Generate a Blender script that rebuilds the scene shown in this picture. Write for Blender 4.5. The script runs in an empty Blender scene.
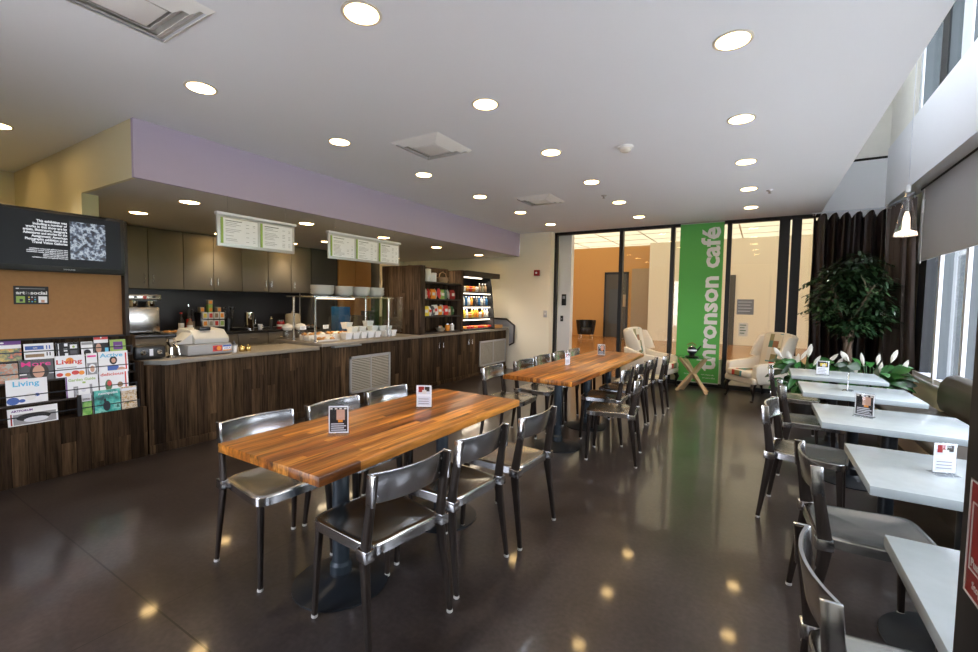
import bpy, bmesh, math, random
from mathutils import Vector, Matrix
random.seed(7)
C = bpy.context.scene.collection
S = bpy.context.scene
PI = math.pi
R = math.radians

# ------------------------------------------------------------------ camera
H = 1.44
cam_d = bpy.data.cameras.new('camera')
cam = bpy.data.objects.new('camera', cam_d); C.objects.link(cam)
S.camera = cam
cam_d.sensor_width = 36.0
cam_d.sensor_fit = 'HORIZONTAL'
cam_d.lens = 444.32 / 978 * 36.0
cam_d.clip_start = 0.03
yaw, pit, rol = 0.54883, -0.053053, 0.015644
fwd = Vector((-math.sin(yaw) * math.cos(pit), math.cos(yaw) * math.cos(pit), math.sin(pit)))
rt = Vector((math.cos(yaw), math.sin(yaw), 0)); up = rt.cross(fwd)
r2 = rt * math.cos(rol) + up * math.sin(rol); u2 = -rt * math.sin(rol) + up * math.cos(rol)
cam.matrix_world = Matrix(((r2.x, u2.x, -fwd.x, 0), (r2.y, u2.y, -fwd.y, 0), (r2.z, u2.z, -fwd.z, H), (0, 0, 0, 1)))

# ------------------------------------------------------------------ world, exposure
w = bpy.data.worlds.new('sky'); S.world = w; w.use_nodes = True
wn = w.node_tree; wn.nodes.clear()
wo = wn.nodes.new('ShaderNodeOutputWorld'); wb = wn.nodes.new('ShaderNodeBackground')
wb.inputs['Color'].default_value = (0.86, 0.89, 1.0, 1)
wb.inputs['Strength'].default_value = 7.6
wn.links.new(wb.outputs[0], wo.inputs[0])
S.view_settings.view_transform = 'Standard'
S.view_settings.look = 'None'
S.view_settings.gamma = 1
S.view_settings.use_curve_mapping = False
S.view_settings.exposure = 0.65
S.cycles.use_denoising = True
S.cycles.max_bounces = 8
S.cycles.diffuse_bounces = 4
S.cycles.glossy_bounces = 4
S.cycles.transparent_max_bounces = 16
S.cycles.sample_clamp_indirect = 6
S.cycles.use_light_tree = True
S.cycles.caustics_reflective = False
S.cycles.caustics_refractive = False

sun_d = bpy.data.lights.new('sun', 'SUN'); sun_d.energy = 14; sun_d.angle = R(1); sun_d.color = (1.0, 0.96, 0.88)
sun = bpy.data.objects.new('sun', sun_d); sun.rotation_euler = (R(-32), R(0), 0); C.objects.link(sun)   # high sun from beyond the hall, running along the window wall

def portal(loc, rot, sx, sy):
    d = bpy.data.lights.new('window_portal', 'AREA'); d.shape = 'RECTANGLE'; d.size = sx; d.size_y = sy
    d.cycles.is_portal = True
    o = bpy.data.objects.new('window_portal', d); o.location = loc; o.rotation_euler = rot; C.objects.link(o)
portal((1.95, 3.7, 1.35), (0, R(90), 0), 1.5, 8.4)
portal((1.95, 3.7, 4.7), (0, R(90), 0), 1.9, 8.4)
portal((-2.58, -0.75, 1.23), (R(90), 0, 0), 1.05, 2.3)

# ------------------------------------------------------------------ materials
def nm(name):
    m = bpy.data.materials.new(name); m.use_nodes = True
    return m, m.node_tree, m.node_tree.nodes['Principled BSDF']
def mat(name, col, rough=0.5, metal=0.0, noise=0.0, nscale=8.0, bump=0.0, bscale=60.0, spec=0.5, coat=0.0, emis=None, es=0.0, trans=0.0):
    m, t, b = nm(name)
    b.inputs['Roughness'].default_value = rough; b.inputs['Metallic'].default_value = metal
    b.inputs['Specular IOR Level'].default_value = spec; b.inputs['Coat Weight'].default_value = coat
    c = (col[0], col[1], col[2], 1)
    tc = t.nodes.new('ShaderNodeTexCoord')
    n = t.nodes.new('ShaderNodeTexNoise'); n.inputs['Scale'].default_value = nscale; n.inputs['Detail'].default_value = 4
    t.links.new(tc.outputs['Object'], n.inputs['Vector'])
    mx = t.nodes.new('ShaderNodeMix'); mx.data_type = 'RGBA'
    k = noise if noise else 0.04
    mx.inputs['A'].default_value = tuple(max(0, v * (1 - k)) for v in c[:3]) + (1,)
    mx.inputs['B'].default_value = tuple(min(1, v * (1 + k)) for v in c[:3]) + (1,)
    t.links.new(n.outputs['Fac'], mx.inputs['Factor']); t.links.new(mx.outputs['Result'], b.inputs['Base Color'])
    if bump:
        n2 = t.nodes.new('ShaderNodeTexNoise'); n2.inputs['Scale'].default_value = bscale
        t.links.new(tc.outputs['Object'], n2.inputs['Vector'])
        bp = t.nodes.new('ShaderNodeBump'); bp.inputs['Strength'].default_value = bump; bp.inputs['Distance'].default_value = 0.01
        t.links.new(n2.outputs['Fac'], bp.inputs['Height']); t.links.new(bp.outputs['Normal'], b.inputs['Normal'])
    if emis:
        b.inputs['Emission Color'].default_value = (*emis, 1); b.inputs['Emission Strength'].default_value = es
    if trans: b.inputs['Transmission Weight'].default_value = trans
    return m

def glass(name, tint=(1, 1, 1), refl=1.0, rough=0.0):
    m = bpy.data.materials.new(name); m.use_nodes = True; t = m.node_tree; t.nodes.clear()
    o = t.nodes.new('ShaderNodeOutputMaterial'); tr = t.nodes.new('ShaderNodeBsdfTransparent'); gl = t.nodes.new('ShaderNodeBsdfGlossy')
    tr.inputs['Color'].default_value = (*tint, 1); gl.inputs['Roughness'].default_value = rough
    f = t.nodes.new('ShaderNodeFresnel')
    ge = t.nodes.new('ShaderNodeNewGeometry'); mr = t.nodes.new('ShaderNodeMapRange')   # same reflectance on either side of a thin pane
    mr.inputs['To Min'].default_value = 1.5; mr.inputs['To Max'].default_value = 1 / 1.5
    t.links.new(ge.outputs['Backfacing'], mr.inputs['Value']); t.links.new(mr.outputs['Result'], f.inputs['IOR'])
    mu = t.nodes.new('ShaderNodeMath'); mu.operation = 'MULTIPLY'; mu.inputs[1].default_value = refl
    t.links.new(f.outputs[0], mu.inputs[0])
    mx = t.nodes.new('ShaderNodeMixShader')
    t.links.new(mu.outputs[0], mx.inputs[0]); t.links.new(tr.outputs[0], mx.inputs[1]); t.links.new(gl.outputs[0], mx.inputs[2])
    t.links.new(mx.outputs[0], o.inputs[0])
    return m

def emit(name, col, s):
    m = bpy.data.materials.new(name); m.use_nodes = True; t = m.node_tree; t.nodes.clear()
    o = t.nodes.new('ShaderNodeOutputMaterial'); e = t.nodes.new('ShaderNodeEmission')
    e.inputs['Color'].default_value = (*col, 1); e.inputs['Strength'].default_value = s
    t.links.new(e.outputs[0], o.inputs[0]); return m

def planks(name, axis, width, cols, rough=0.5, long_axis=2, streak=1.0, seam=0.0, coat=0.0, streakcol=0.35, cut=0.0, ly=14.0, spec=0.5):
    """boards of random tones laid side by side along `axis`, grain running along `long_axis`"""
    m, t, b = nm(name); b.inputs['Roughness'].default_value = rough; b.inputs['Coat Weight'].default_value = coat
    b.inputs['Coat Roughness'].default_value = 0.12
    b.inputs['Specular IOR Level'].default_value = spec
    N = t.nodes.new; L = t.links.new
    tc = N('ShaderNodeTexCoord'); sp = N('ShaderNodeSeparateXYZ'); L(tc.outputs['Object'], sp.inputs[0])
    dv = N('ShaderNodeMath'); dv.operation = 'DIVIDE'; dv.inputs[1].default_value = width; L(sp.outputs[axis], dv.inputs[0])
    fl = N('ShaderNodeMath'); fl.operation = 'FLOOR'; L(dv.outputs[0], fl.inputs[0])
    fr = N('ShaderNodeMath'); fr.operation = 'FRACT'; L(dv.outputs[0], fr.inputs[0])
    src = fl.outputs[0]
    if cut:
        w1 = N('ShaderNodeTexWhiteNoise'); w1.noise_dimensions = '1D'; L(fl.outputs[0], w1.inputs['W'])
        d2 = N('ShaderNodeMath'); d2.operation = 'DIVIDE'; d2.inputs[1].default_value = cut; L(sp.outputs[long_axis], d2.inputs[0])
        a2 = N('ShaderNodeMath'); a2.operation = 'ADD'; L(d2.outputs[0], a2.inputs[0]); L(w1.outputs['Value'], a2.inputs[1])
        f2 = N('ShaderNodeMath'); f2.operation = 'FLOOR'; L(a2.outputs[0], f2.inputs[0])
        m2 = N('ShaderNodeMath'); m2.operation = 'MULTIPLY_ADD'; m2.inputs[1].default_value = 17.3; L(f2.outputs[0], m2.inputs[0]); L(fl.outputs[0], m2.inputs[2])
        src = m2.outputs[0]
    wn_ = N('ShaderNodeTexWhiteNoise'); wn_.noise_dimensions = '1D'; L(src, wn_.inputs['W'])
    rp = N('ShaderNodeValToRGB'); L(wn_.outputs['Value'], rp.inputs[0])
    while len(rp.color_ramp.elements) < len(cols): rp.color_ramp.elements.new(0.5)
    for i, c in enumerate(cols):
        rp.color_ramp.elements[i].position = i / (len(cols) - 1); rp.color_ramp.elements[i].color = (*c, 1)
    sc = [ly, ly, ly]; sc[long_axis] = ly * 0.09; sc[axis] = ly * 1.6
    mp = N('ShaderNodeMapping'); mp.inputs['Scale'].default_value = sc; L(tc.outputs['Object'], mp.inputs[0])
    ad = N('ShaderNodeVectorMath'); ad.operation = 'ADD'; L(mp.outputs[0], ad.inputs[0]); L(wn_.outputs['Color'], ad.inputs[1])
    ns = N('ShaderNodeTexNoise'); ns.inputs['Scale'].default_value = 1.6; ns.inputs['Detail'].default_value = 8; ns.inputs['Roughness'].default_value = 0.65; L(ad.outputs[0], ns.inputs['Vector'])
    r2_ = N('ShaderNodeValToRGB'); L(ns.outputs['Fac'], r2_.inputs[0])
    r2_.color_ramp.elements[0].position = 0.34; r2_.color_ramp.elements[0].color = (streakcol, streakcol, streakcol, 1)
    r2_.color_ramp.elements[1].position = 0.62; r2_.color_ramp.elements[1].color = (1.5, 1.5, 1.5, 1)
    mx = N('ShaderNodeMix'); mx.data_type = 'RGBA'; mx.blend_type = 'MULTIPLY'; mx.inputs['Factor'].default_value = streak
    L(rp.outputs[0], mx.inputs['A']); L(r2_.outputs[0], mx.inputs['B'])
    out = mx.outputs['Result']
    if seam:
        g = N('ShaderNodeMath'); g.operation = 'LESS_THAN'; g.inputs[1].default_value = seam; L(fr.outputs[0], g.inputs[0])
        m3 = N('ShaderNodeMix'); m3.data_type = 'RGBA'; L(g.outputs[0], m3.inputs['Factor']); L(out, m3.inputs['A']); m3.inputs['B'].default_value = (0.004, 0.003, 0.002, 1)
        out = m3.outputs['Result']
    L(out, b.inputs['Base Color'])
    bp = N('ShaderNodeBump'); bp.inputs['Strength'].default_value = 0.25; bp.inputs['Distance'].default_value = 0.004
    L(ns.outputs['Fac'], bp.inputs['Height']); L(bp.outputs[0], b.inputs['Normal'])
    return m

def cells(name, cols, scale, rough=0.8):
    m, t, b = nm(name); b.inputs['Roughness'].default_value = rough
    N = t.nodes.new; L = t.links.new
    tc = N('ShaderNodeTexCoord'); mp = N('ShaderNodeMapping'); mp.inputs['Scale'].default_value = scale; mp.inputs['Location'].default_value = (0.31, 0.37, 0.41); L(tc.outputs['Object'], mp.inputs[0])
    fl = N('ShaderNodeVectorMath'); fl.operation = 'FLOOR'; L(mp.outputs[0], fl.inputs[0])
    wn_ = N('ShaderNodeTexWhiteNoise'); wn_.noise_dimensions = '3D'; L(fl.outputs[0], wn_.inputs['Vector'])
    rp = N('ShaderNodeValToRGB'); rp.color_ramp.interpolation = 'CONSTANT'; L(wn_.outputs['Value'], rp.inputs[0])
    while len(rp.color_ramp.elements) < len(cols): rp.color_ramp.elements.new(0.5)
    for i, c in enumerate(cols):
        rp.color_ramp.elements[i].position = i / len(cols); rp.color_ramp.elements[i].color = (*c, 1)
    L(rp.outputs[0], b.inputs['Base Color']); return m

def blotch(name, cols, scale, rough=0.3, emission=0.0):
    """printed picture: blotches of several colours"""
    m, t, b = nm(name); b.inputs['Roughness'].default_value = rough
    N = t.nodes.new; L = t.links.new
    tc = N('ShaderNodeTexCoord'); ns = N('ShaderNodeTexNoise'); ns.inputs['Scale'].default_value = scale; ns.inputs['Detail'].default_value = 6; ns.inputs['Roughness'].default_value = 0.6
    L(tc.outputs['Object'], ns.inputs['Vector'])
    rp = N('ShaderNodeValToRGB'); L(ns.outputs['Fac'], rp.inputs[0])
    while len(rp.color_ramp.elements) < len(cols): rp.color_ramp.elements.new(0.5)
    for i, c in enumerate(cols):
        rp.color_ramp.elements[i].position = 0.34 + 0.32 * i / (len(cols) - 1); rp.color_ramp.elements[i].color = (*c, 1)
    if emission:
        b.inputs['Base Color'].default_value = (0.01, 0.01, 0.01, 1)
        L(rp.outputs[0], b.inputs['Emission Color']); b.inputs['Emission Strength'].default_value = emission
    else: L(rp.outputs[0], b.inputs['Base Color'])
    return m

def floor_mat():
    m, t, b = nm('polished_concrete'); N = t.nodes.new; L = t.links.new
    tc = N('ShaderNodeTexCoord')
    n1 = N('ShaderNodeTexNoise'); n1.inputs['Scale'].default_value = 1.6; n1.inputs['Detail'].default_value = 7; n1.inputs['Roughness'].default_value = 0.58; L(tc.outputs['Object'], n1.inputs['Vector'])
    n2 = N('ShaderNodeTexNoise'); n2.inputs['Scale'].default_value = 42; n2.inputs['Detail'].default_value = 6; L(tc.outputs['Object'], n2.inputs['Vector'])
    rp = N('ShaderNodeValToRGB'); L(n1.outputs['Fac'], rp.inputs[0])
    rp.color_ramp.elements[0].position = 0.3; rp.color_ramp.elements[0].color = (0.020, 0.0145, 0.013, 1)
    rp.color_ramp.elements[1].position = 0.72; rp.color_ramp.elements[1].color = (0.062, 0.051, 0.049, 1)
    rp2 = N('ShaderNodeValToRGB'); L(n2.outputs['Fac'], rp2.inputs[0])
    rp2.color_ramp.elements[0].position = 0.35; rp2.color_ramp.elements[0].color = (0.66, 0.66, 0.66, 1)
    rp2.color_ramp.elements[1].position = 0.7; rp2.color_ramp.elements[1].color = (1.15, 1.15, 1.15, 1)
    mx = N('ShaderNodeMix'); mx.data_type = 'RGBA'; mx.blend_type = 'MULTIPLY'; mx.inputs['Factor'].default_value = 0.85
    L(rp.outputs[0], mx.inputs['A']); L(rp2.outputs[0], mx.inputs['B'])
    out = mx.outputs['Result']
    sp = N('ShaderNodeSeparateXYZ'); L(tc.outputs['Object'], sp.inputs[0])
    for ax, off, wd, per in ((1, 0.90, 0.004, 3.66), (0, -2.33, 0.002, 3.66)):
        a = N('ShaderNodeMath'); a.operation = 'SUBTRACT'; a.inputs[1].default_value = off - per / 2; L(sp.outputs[ax], a.inputs[0])
        md = N('ShaderNodeMath'); md.operation = 'FLOORED_MODULO'; md.inputs[1].default_value = per; L(a.outputs[0], md.inputs[0])
        s2 = N('ShaderNodeMath'); s2.operation = 'SUBTRACT'; s2.inputs[1].default_value = per / 2; L(md.outputs[0], s2.inputs[0])
        ab = N('ShaderNodeMath'); ab.operation = 'ABSOLUTE'; L(s2.outputs[0], ab.inputs[0])
        lt = N('ShaderNodeMath'); lt.operation = 'LESS_THAN'; lt.inputs[1].default_value = wd; L(ab.outputs[0], lt.inputs[0])
        m3 = N('ShaderNodeMix'); m3.data_type = 'RGBA'; L(lt.outputs[0], m3.inputs['Factor']); L(out, m3.inputs['A']); m3.inputs['B'].default_value = (0.004, 0.003, 0.003, 1)
        out = m3.outputs['Result']
    L(out, b.inputs['Base Color'])
    b.inputs['Roughness'].default_value = 0.285; b.inputs['Specular IOR Level'].default_value = 0.36
    b.inputs['Coat Weight'].default_value = 0.42; b.inputs['Coat Roughness'].default_value = 0.07
    return m

M = {}
M['floor'] = floor_mat()
M['ceil'] = mat('ceiling_paint', (0.80, 0.83, 0.89), 0.9, noise=0.01, nscale=2)
M['wall'] = mat('cream_wall_paint', (0.86, 0.80, 0.66), 0.85, noise=0.015, nscale=2)
M['whitewall'] = mat('white_wall_paint', (0.84, 0.84, 0.86), 0.8, noise=0.01, nscale=2)
M['wallpale'] = mat('pale_cream_paint', (0.86, 0.83, 0.77), 0.85)
M['yellow'] = mat('warm_wall_paint', (0.72, 0.66, 0.46), 0.85, noise=0.02, nscale=2)
M['purple'] = mat('lilac_paint', (0.48, 0.42, 0.58), 0.85, noise=0.015, nscale=2)
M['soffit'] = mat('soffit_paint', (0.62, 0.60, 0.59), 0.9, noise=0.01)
M['reclaimed'] = planks('reclaimed_barn_wood', 1, 0.092, [(0.020, 0.012, 0.007), (0.062, 0.038, 0.020), (0.033, 0.020, 0.012), (0.092, 0.056, 0.029), (0.045, 0.027, 0.015)], 0.8, 2, 0.9, 0.03, streakcol=0.25, cut=1.3, spec=0.1)
M['reclaimed_x'] = planks('reclaimed_barn_wood_end', 0, 0.092, [(0.030, 0.020, 0.014), (0.072, 0.047, 0.031), (0.10, 0.065, 0.042), (0.05, 0.034, 0.024)], 0.8, 2, 0.9, 0.03, streakcol=0.25, cut=1.3, spec=0.1)
M['darkwood'] = mat('dark_stained_wood', (0.030, 0.021, 0.016), 0.5, noise=0.3, nscale=14)
M['butcher'] = planks('butcher_block_oak', 0, 0.034, [(0.17, 0.050, 0.009), (0.42, 0.155, 0.025), (0.27, 0.085, 0.013), (0.55, 0.23, 0.042), (0.20, 0.060, 0.010), (0.38, 0.13, 0.021)], 0.30, 1, 0.95, 0.0, coat=0.03, spec=0.3, streakcol=0.08, cut=0.9, ly=10)
M['white_top'] = mat('white_stone_laminate', (0.47, 0.54, 0.58), 0.2, noise=0.10, nscale=18, coat=0.2)
M['alu'] = mat('brushed_aluminium', (0.66, 0.67, 0.70), 0.2, 1.0, noise=0.05, nscale=30)
M['alu_seat'] = mat('polished_aluminium_seat', (0.52, 0.51, 0.49), 0.23, 1.0, noise=0.08, nscale=6)
M['chairleg'] = planks('dark_ash_leg', 0, 0.05, [(0.016, 0.011, 0.009), (0.026, 0.018, 0.014)], 0.5, 2, 0.7, streakcol=0.5, spec=0.3)
M['glide'] = mat('nylon_glide', (0.55, 0.54, 0.52), 0.5)
M['blackmetal'] = mat('black_powder_coat', (0.016, 0.020, 0.026), 0.38, 0.3)
M['bluemetal'] = mat('charcoal_blue_column', (0.035, 0.048, 0.062), 0.42, 0.4)
M['black'] = mat('black_plastic', (0.012, 0.012, 0.013), 0.3)
M['blackmatte'] = mat('matte_black', (0.010, 0.010, 0.012), 0.6)
M['darkframe'] = mat('dark_anodised_frame', (0.022, 0.024, 0.028), 0.4, 0.5)
M['steel'] = mat('stainless_steel', (0.60, 0.59, 0.57), 0.25, 1.0)
M['greyframe'] = mat('grey_aluminium_frame', (0.55, 0.55, 0.57), 0.4, 0.6)
M['cab'] = mat('taupe_laminate', (0.20, 0.175, 0.14), 0.6, noise=0.05)
M['cabdark'] = mat('charcoal_laminate', (0.075, 0.072, 0.068), 0.6)
M['splash'] = mat('dark_backsplash', (0.022, 0.020, 0.022), 0.4)
M['gap'] = mat('shadow_gap', (0.01, 0.01, 0.01), 0.8)
M['cork'] = mat('cork_board', (0.36, 0.185, 0.075), 0.9, noise=0.12, nscale=40, bump=0.3, bscale=300)
M['worktop'] = mat('grey_brown_worktop', (0.23, 0.20, 0.16), 0.35, noise=0.2, nscale=12)
M['worktop_edge'] = mat('slate_edge', (0.17, 0.18, 0.18), 0.4)
M['darktop'] = mat('dark_stone_top', (0.03, 0.028, 0.027), 0.25)
M['oakdoor'] = mat('honey_oak_veneer', (0.55, 0.27, 0.08), 0.45, noise=0.1, nscale=5)
M['orangewall'] = mat('ochre_wall_paint', (0.62, 0.34, 0.12), 0.8, noise=0.02)
M['hallfloor'] = mat('orange_wood_floor', (0.36, 0.15, 0.045), 0.2, noise=0.12, nscale=3)
M['green'] = mat('green_banner_fabric', (0.10, 0.44, 0.09), 0.6)
M['white'] = mat('white_plastic', (0.80, 0.80, 0.80), 0.35)
M['ivory'] = mat('ivory_ceramic', (0.76, 0.73, 0.66), 0.25)
M['paper'] = mat('white_paper', (0.86, 0.87, 0.90), 0.6)
M['acrylic'] = glass('clear_acrylic', (0.97, 0.98, 1.0), 1.2)
M['glass'] = glass('clear_glass', (0.97, 0.985, 0.98), 1.0)
M['tintglass'] = glass('grey_tinted_glass', (0.55, 0.60, 0.62), 1.2)
M['greenglass'] = glass('green_edged_glass', (0.70, 0.95, 0.80), 1.6)
M['curtain'] = mat('chocolate_satin_curtain', (0.016, 0.009, 0.009), 0.42, 0.15, noise=0.15, nscale=5)
M['curtain2'] = mat('taupe_satin_curtain', (0.060, 0.043, 0.037), 0.33, 0.35, noise=0.15, nscale=5)
M['leather'] = mat('brown_leatherette', (0.070, 0.056, 0.042), 0.36, noise=0.08, nscale=10)
M['tan'] = mat('tan_plinth_panel', (0.42, 0.32, 0.22), 0.6)
M['shade'] = mat('grey_roller_shade', (0.42, 0.41, 0.41), 0.8, noise=0.02, nscale=3, trans=0.0)
M['mull'] = mat('white_window_frame', (0.70, 0.72, 0.78), 0.4)
M['mullgrey'] = mat('blue_grey_mullion', (0.062, 0.075, 0.088), 0.5)
M['cream'] = mat('cream_upholstery', (0.78, 0.70, 0.58), 0.85, noise=0.03, bump=0.15, bscale=200)
M['patch'] = cells('patchwork_fabric', [(0.72, 0.64, 0.50), (0.55, 0.04, 0.03), (0.10, 0.22, 0.16), (0.70, 0.62, 0.48), (0.03, 0.03, 0.03), (0.28, 0.24, 0.12), (0.75, 0.70, 0.62), (0.10, 0.28, 0.30), (0.35, 0.17, 0.09)], (9.5, 9.5, 9.5))
M['legwood'] = mat('ebonised_leg', (0.016, 0.010, 0.008), 0.3)
M['palewood'] = mat('pale_birch', (0.62, 0.43, 0.25), 0.5, noise=0.1, nscale=10)
M['leaf'] = mat('ficus_leaf', (0.014, 0.042, 0.014), 0.35, noise=0.5, nscale=6)
M['leaf2'] = mat('lily_leaf', (0.030, 0.13, 0.028), 0.3, noise=0.4, nscale=6)
M['bark'] = mat('ficus_bark', (0.16, 0.11, 0.08), 0.85, noise=0.3, nscale=20)
M['spathe'] = mat('white_spathe', (0.80, 0.78, 0.72), 0.5)
M['pot'] = mat('dark_planter', (0.03, 0.028, 0.026), 0.5)
M['terracotta'] = mat('brown_basket', (0.30, 0.20, 0.12), 0.8, noise=0.2, nscale=30)
M['soil'] = mat('potting_soil', (0.02, 0.014, 0.010), 0.95)
M['lamp'] = emit('warm_lamp_lens', (1.0, 0.66, 0.28), 22.0)
M['lamp_cool'] = emit('cooler_tube', (1.0, 0.86, 0.70), 3.2)
M['lamp_soft'] = emit('pendant_glow', (1.0, 0.78, 0.60), 2.2)
M['trimring'] = mat('light_trim_ring', (0.62, 0.58, 0.52), 0.5)
M['lumceil'] = emit('luminous_ceiling', (1.0, 0.85, 0.56), 0.85)
M['screen'] = mat('lcd_screen', (0.010, 0.011, 0.013), 0.4, spec=0.15, emis=(0.05, 0.052, 0.065), es=0.12)
M['screentext'] = emit('screen_lettering', (0.92, 0.95, 1.0), 0.6)
M['screenpic'] = blotch('screen_photograph', [(0.0, 0.0, 0.005), (0.01, 0.012, 0.03), (0.10, 0.13, 0.2), (0.55, 0.62, 0.7), (0.02, 0.03, 0.06)], 30, emission=0.6)
M['red'] = mat('red_plastic', (0.30, 0.008, 0.010), 0.35)
M['red2'] = mat('bright_red_ink', (0.62, 0.03, 0.02), 0.4)
M['orange'] = mat('orange_ink', (0.80, 0.28, 0.02), 0.5)
M['yellowink'] = mat('yellow_ink', (0.80, 0.60, 0.05), 0.5)
M['blueink'] = mat('blue_ink', (0.05, 0.12, 0.42), 0.5)
M['cyanink'] = mat('sky_blue_ink', (0.12, 0.50, 0.75), 0.5)
M['pinkink'] = mat('magenta_ink', (0.80, 0.05, 0.30), 0.5)
M['greenink'] = mat('olive_green_ink', (0.32, 0.48, 0.10), 0.5)
M['purpleink'] = mat('purple_ink', (0.16, 0.05, 0.26), 0.5)
M['greyink'] = mat('grey_ink', (0.10, 0.10, 0.11), 0.6)
M['midgrey'] = mat('mid_grey_ink', (0.30, 0.30, 0.32), 0.6)
M['ink'] = mat('black_ink', (0.012, 0.012, 0.014), 0.6)
M['skin'] = mat('printed_skin_tone', (0.60, 0.34, 0.24), 0.6)
M['grille'] = mat('beige_grille', (0.47, 0.44, 0.38), 0.5)
M['grille_dark'] = mat('grille_recess', (0.10, 0.085, 0.065), 0.8)
M['register'] = mat('light_grey_register', (0.50, 0.49, 0.46), 0.45)
M['register2'] = mat('mid_grey_register', (0.30, 0.30, 0.30), 0.45)
M['chrome'] = mat('chrome', (0.75, 0.74, 0.72), 0.08, 1.0)
M['brass'] = mat('brass', (0.60, 0.42, 0.15), 0.25, 1.0)
M['bread'] = mat('baked_crust', (0.48, 0.23, 0.07), 0.7, noise=0.3, nscale=30)
M['beige'] = mat('beige_crock', (0.33, 0.28, 0.20), 0.4)
M['grass'] = mat('lawn', (0.13, 0.20, 0.07), 0.9, noise=0.3, nscale=3)
M['pave'] = mat('pale_pavement', (0.56, 0.54, 0.53), 0.9, noise=0.05)
M['treeleaf'] = mat('outdoor_foliage', (0.10, 0.26, 0.06), 0.7, noise=0.5, nscale=2)
M['bluebox'] = mat('blue_carton', (0.01, 0.10, 0.25), 0.5)
M['mag'] = {}

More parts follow.
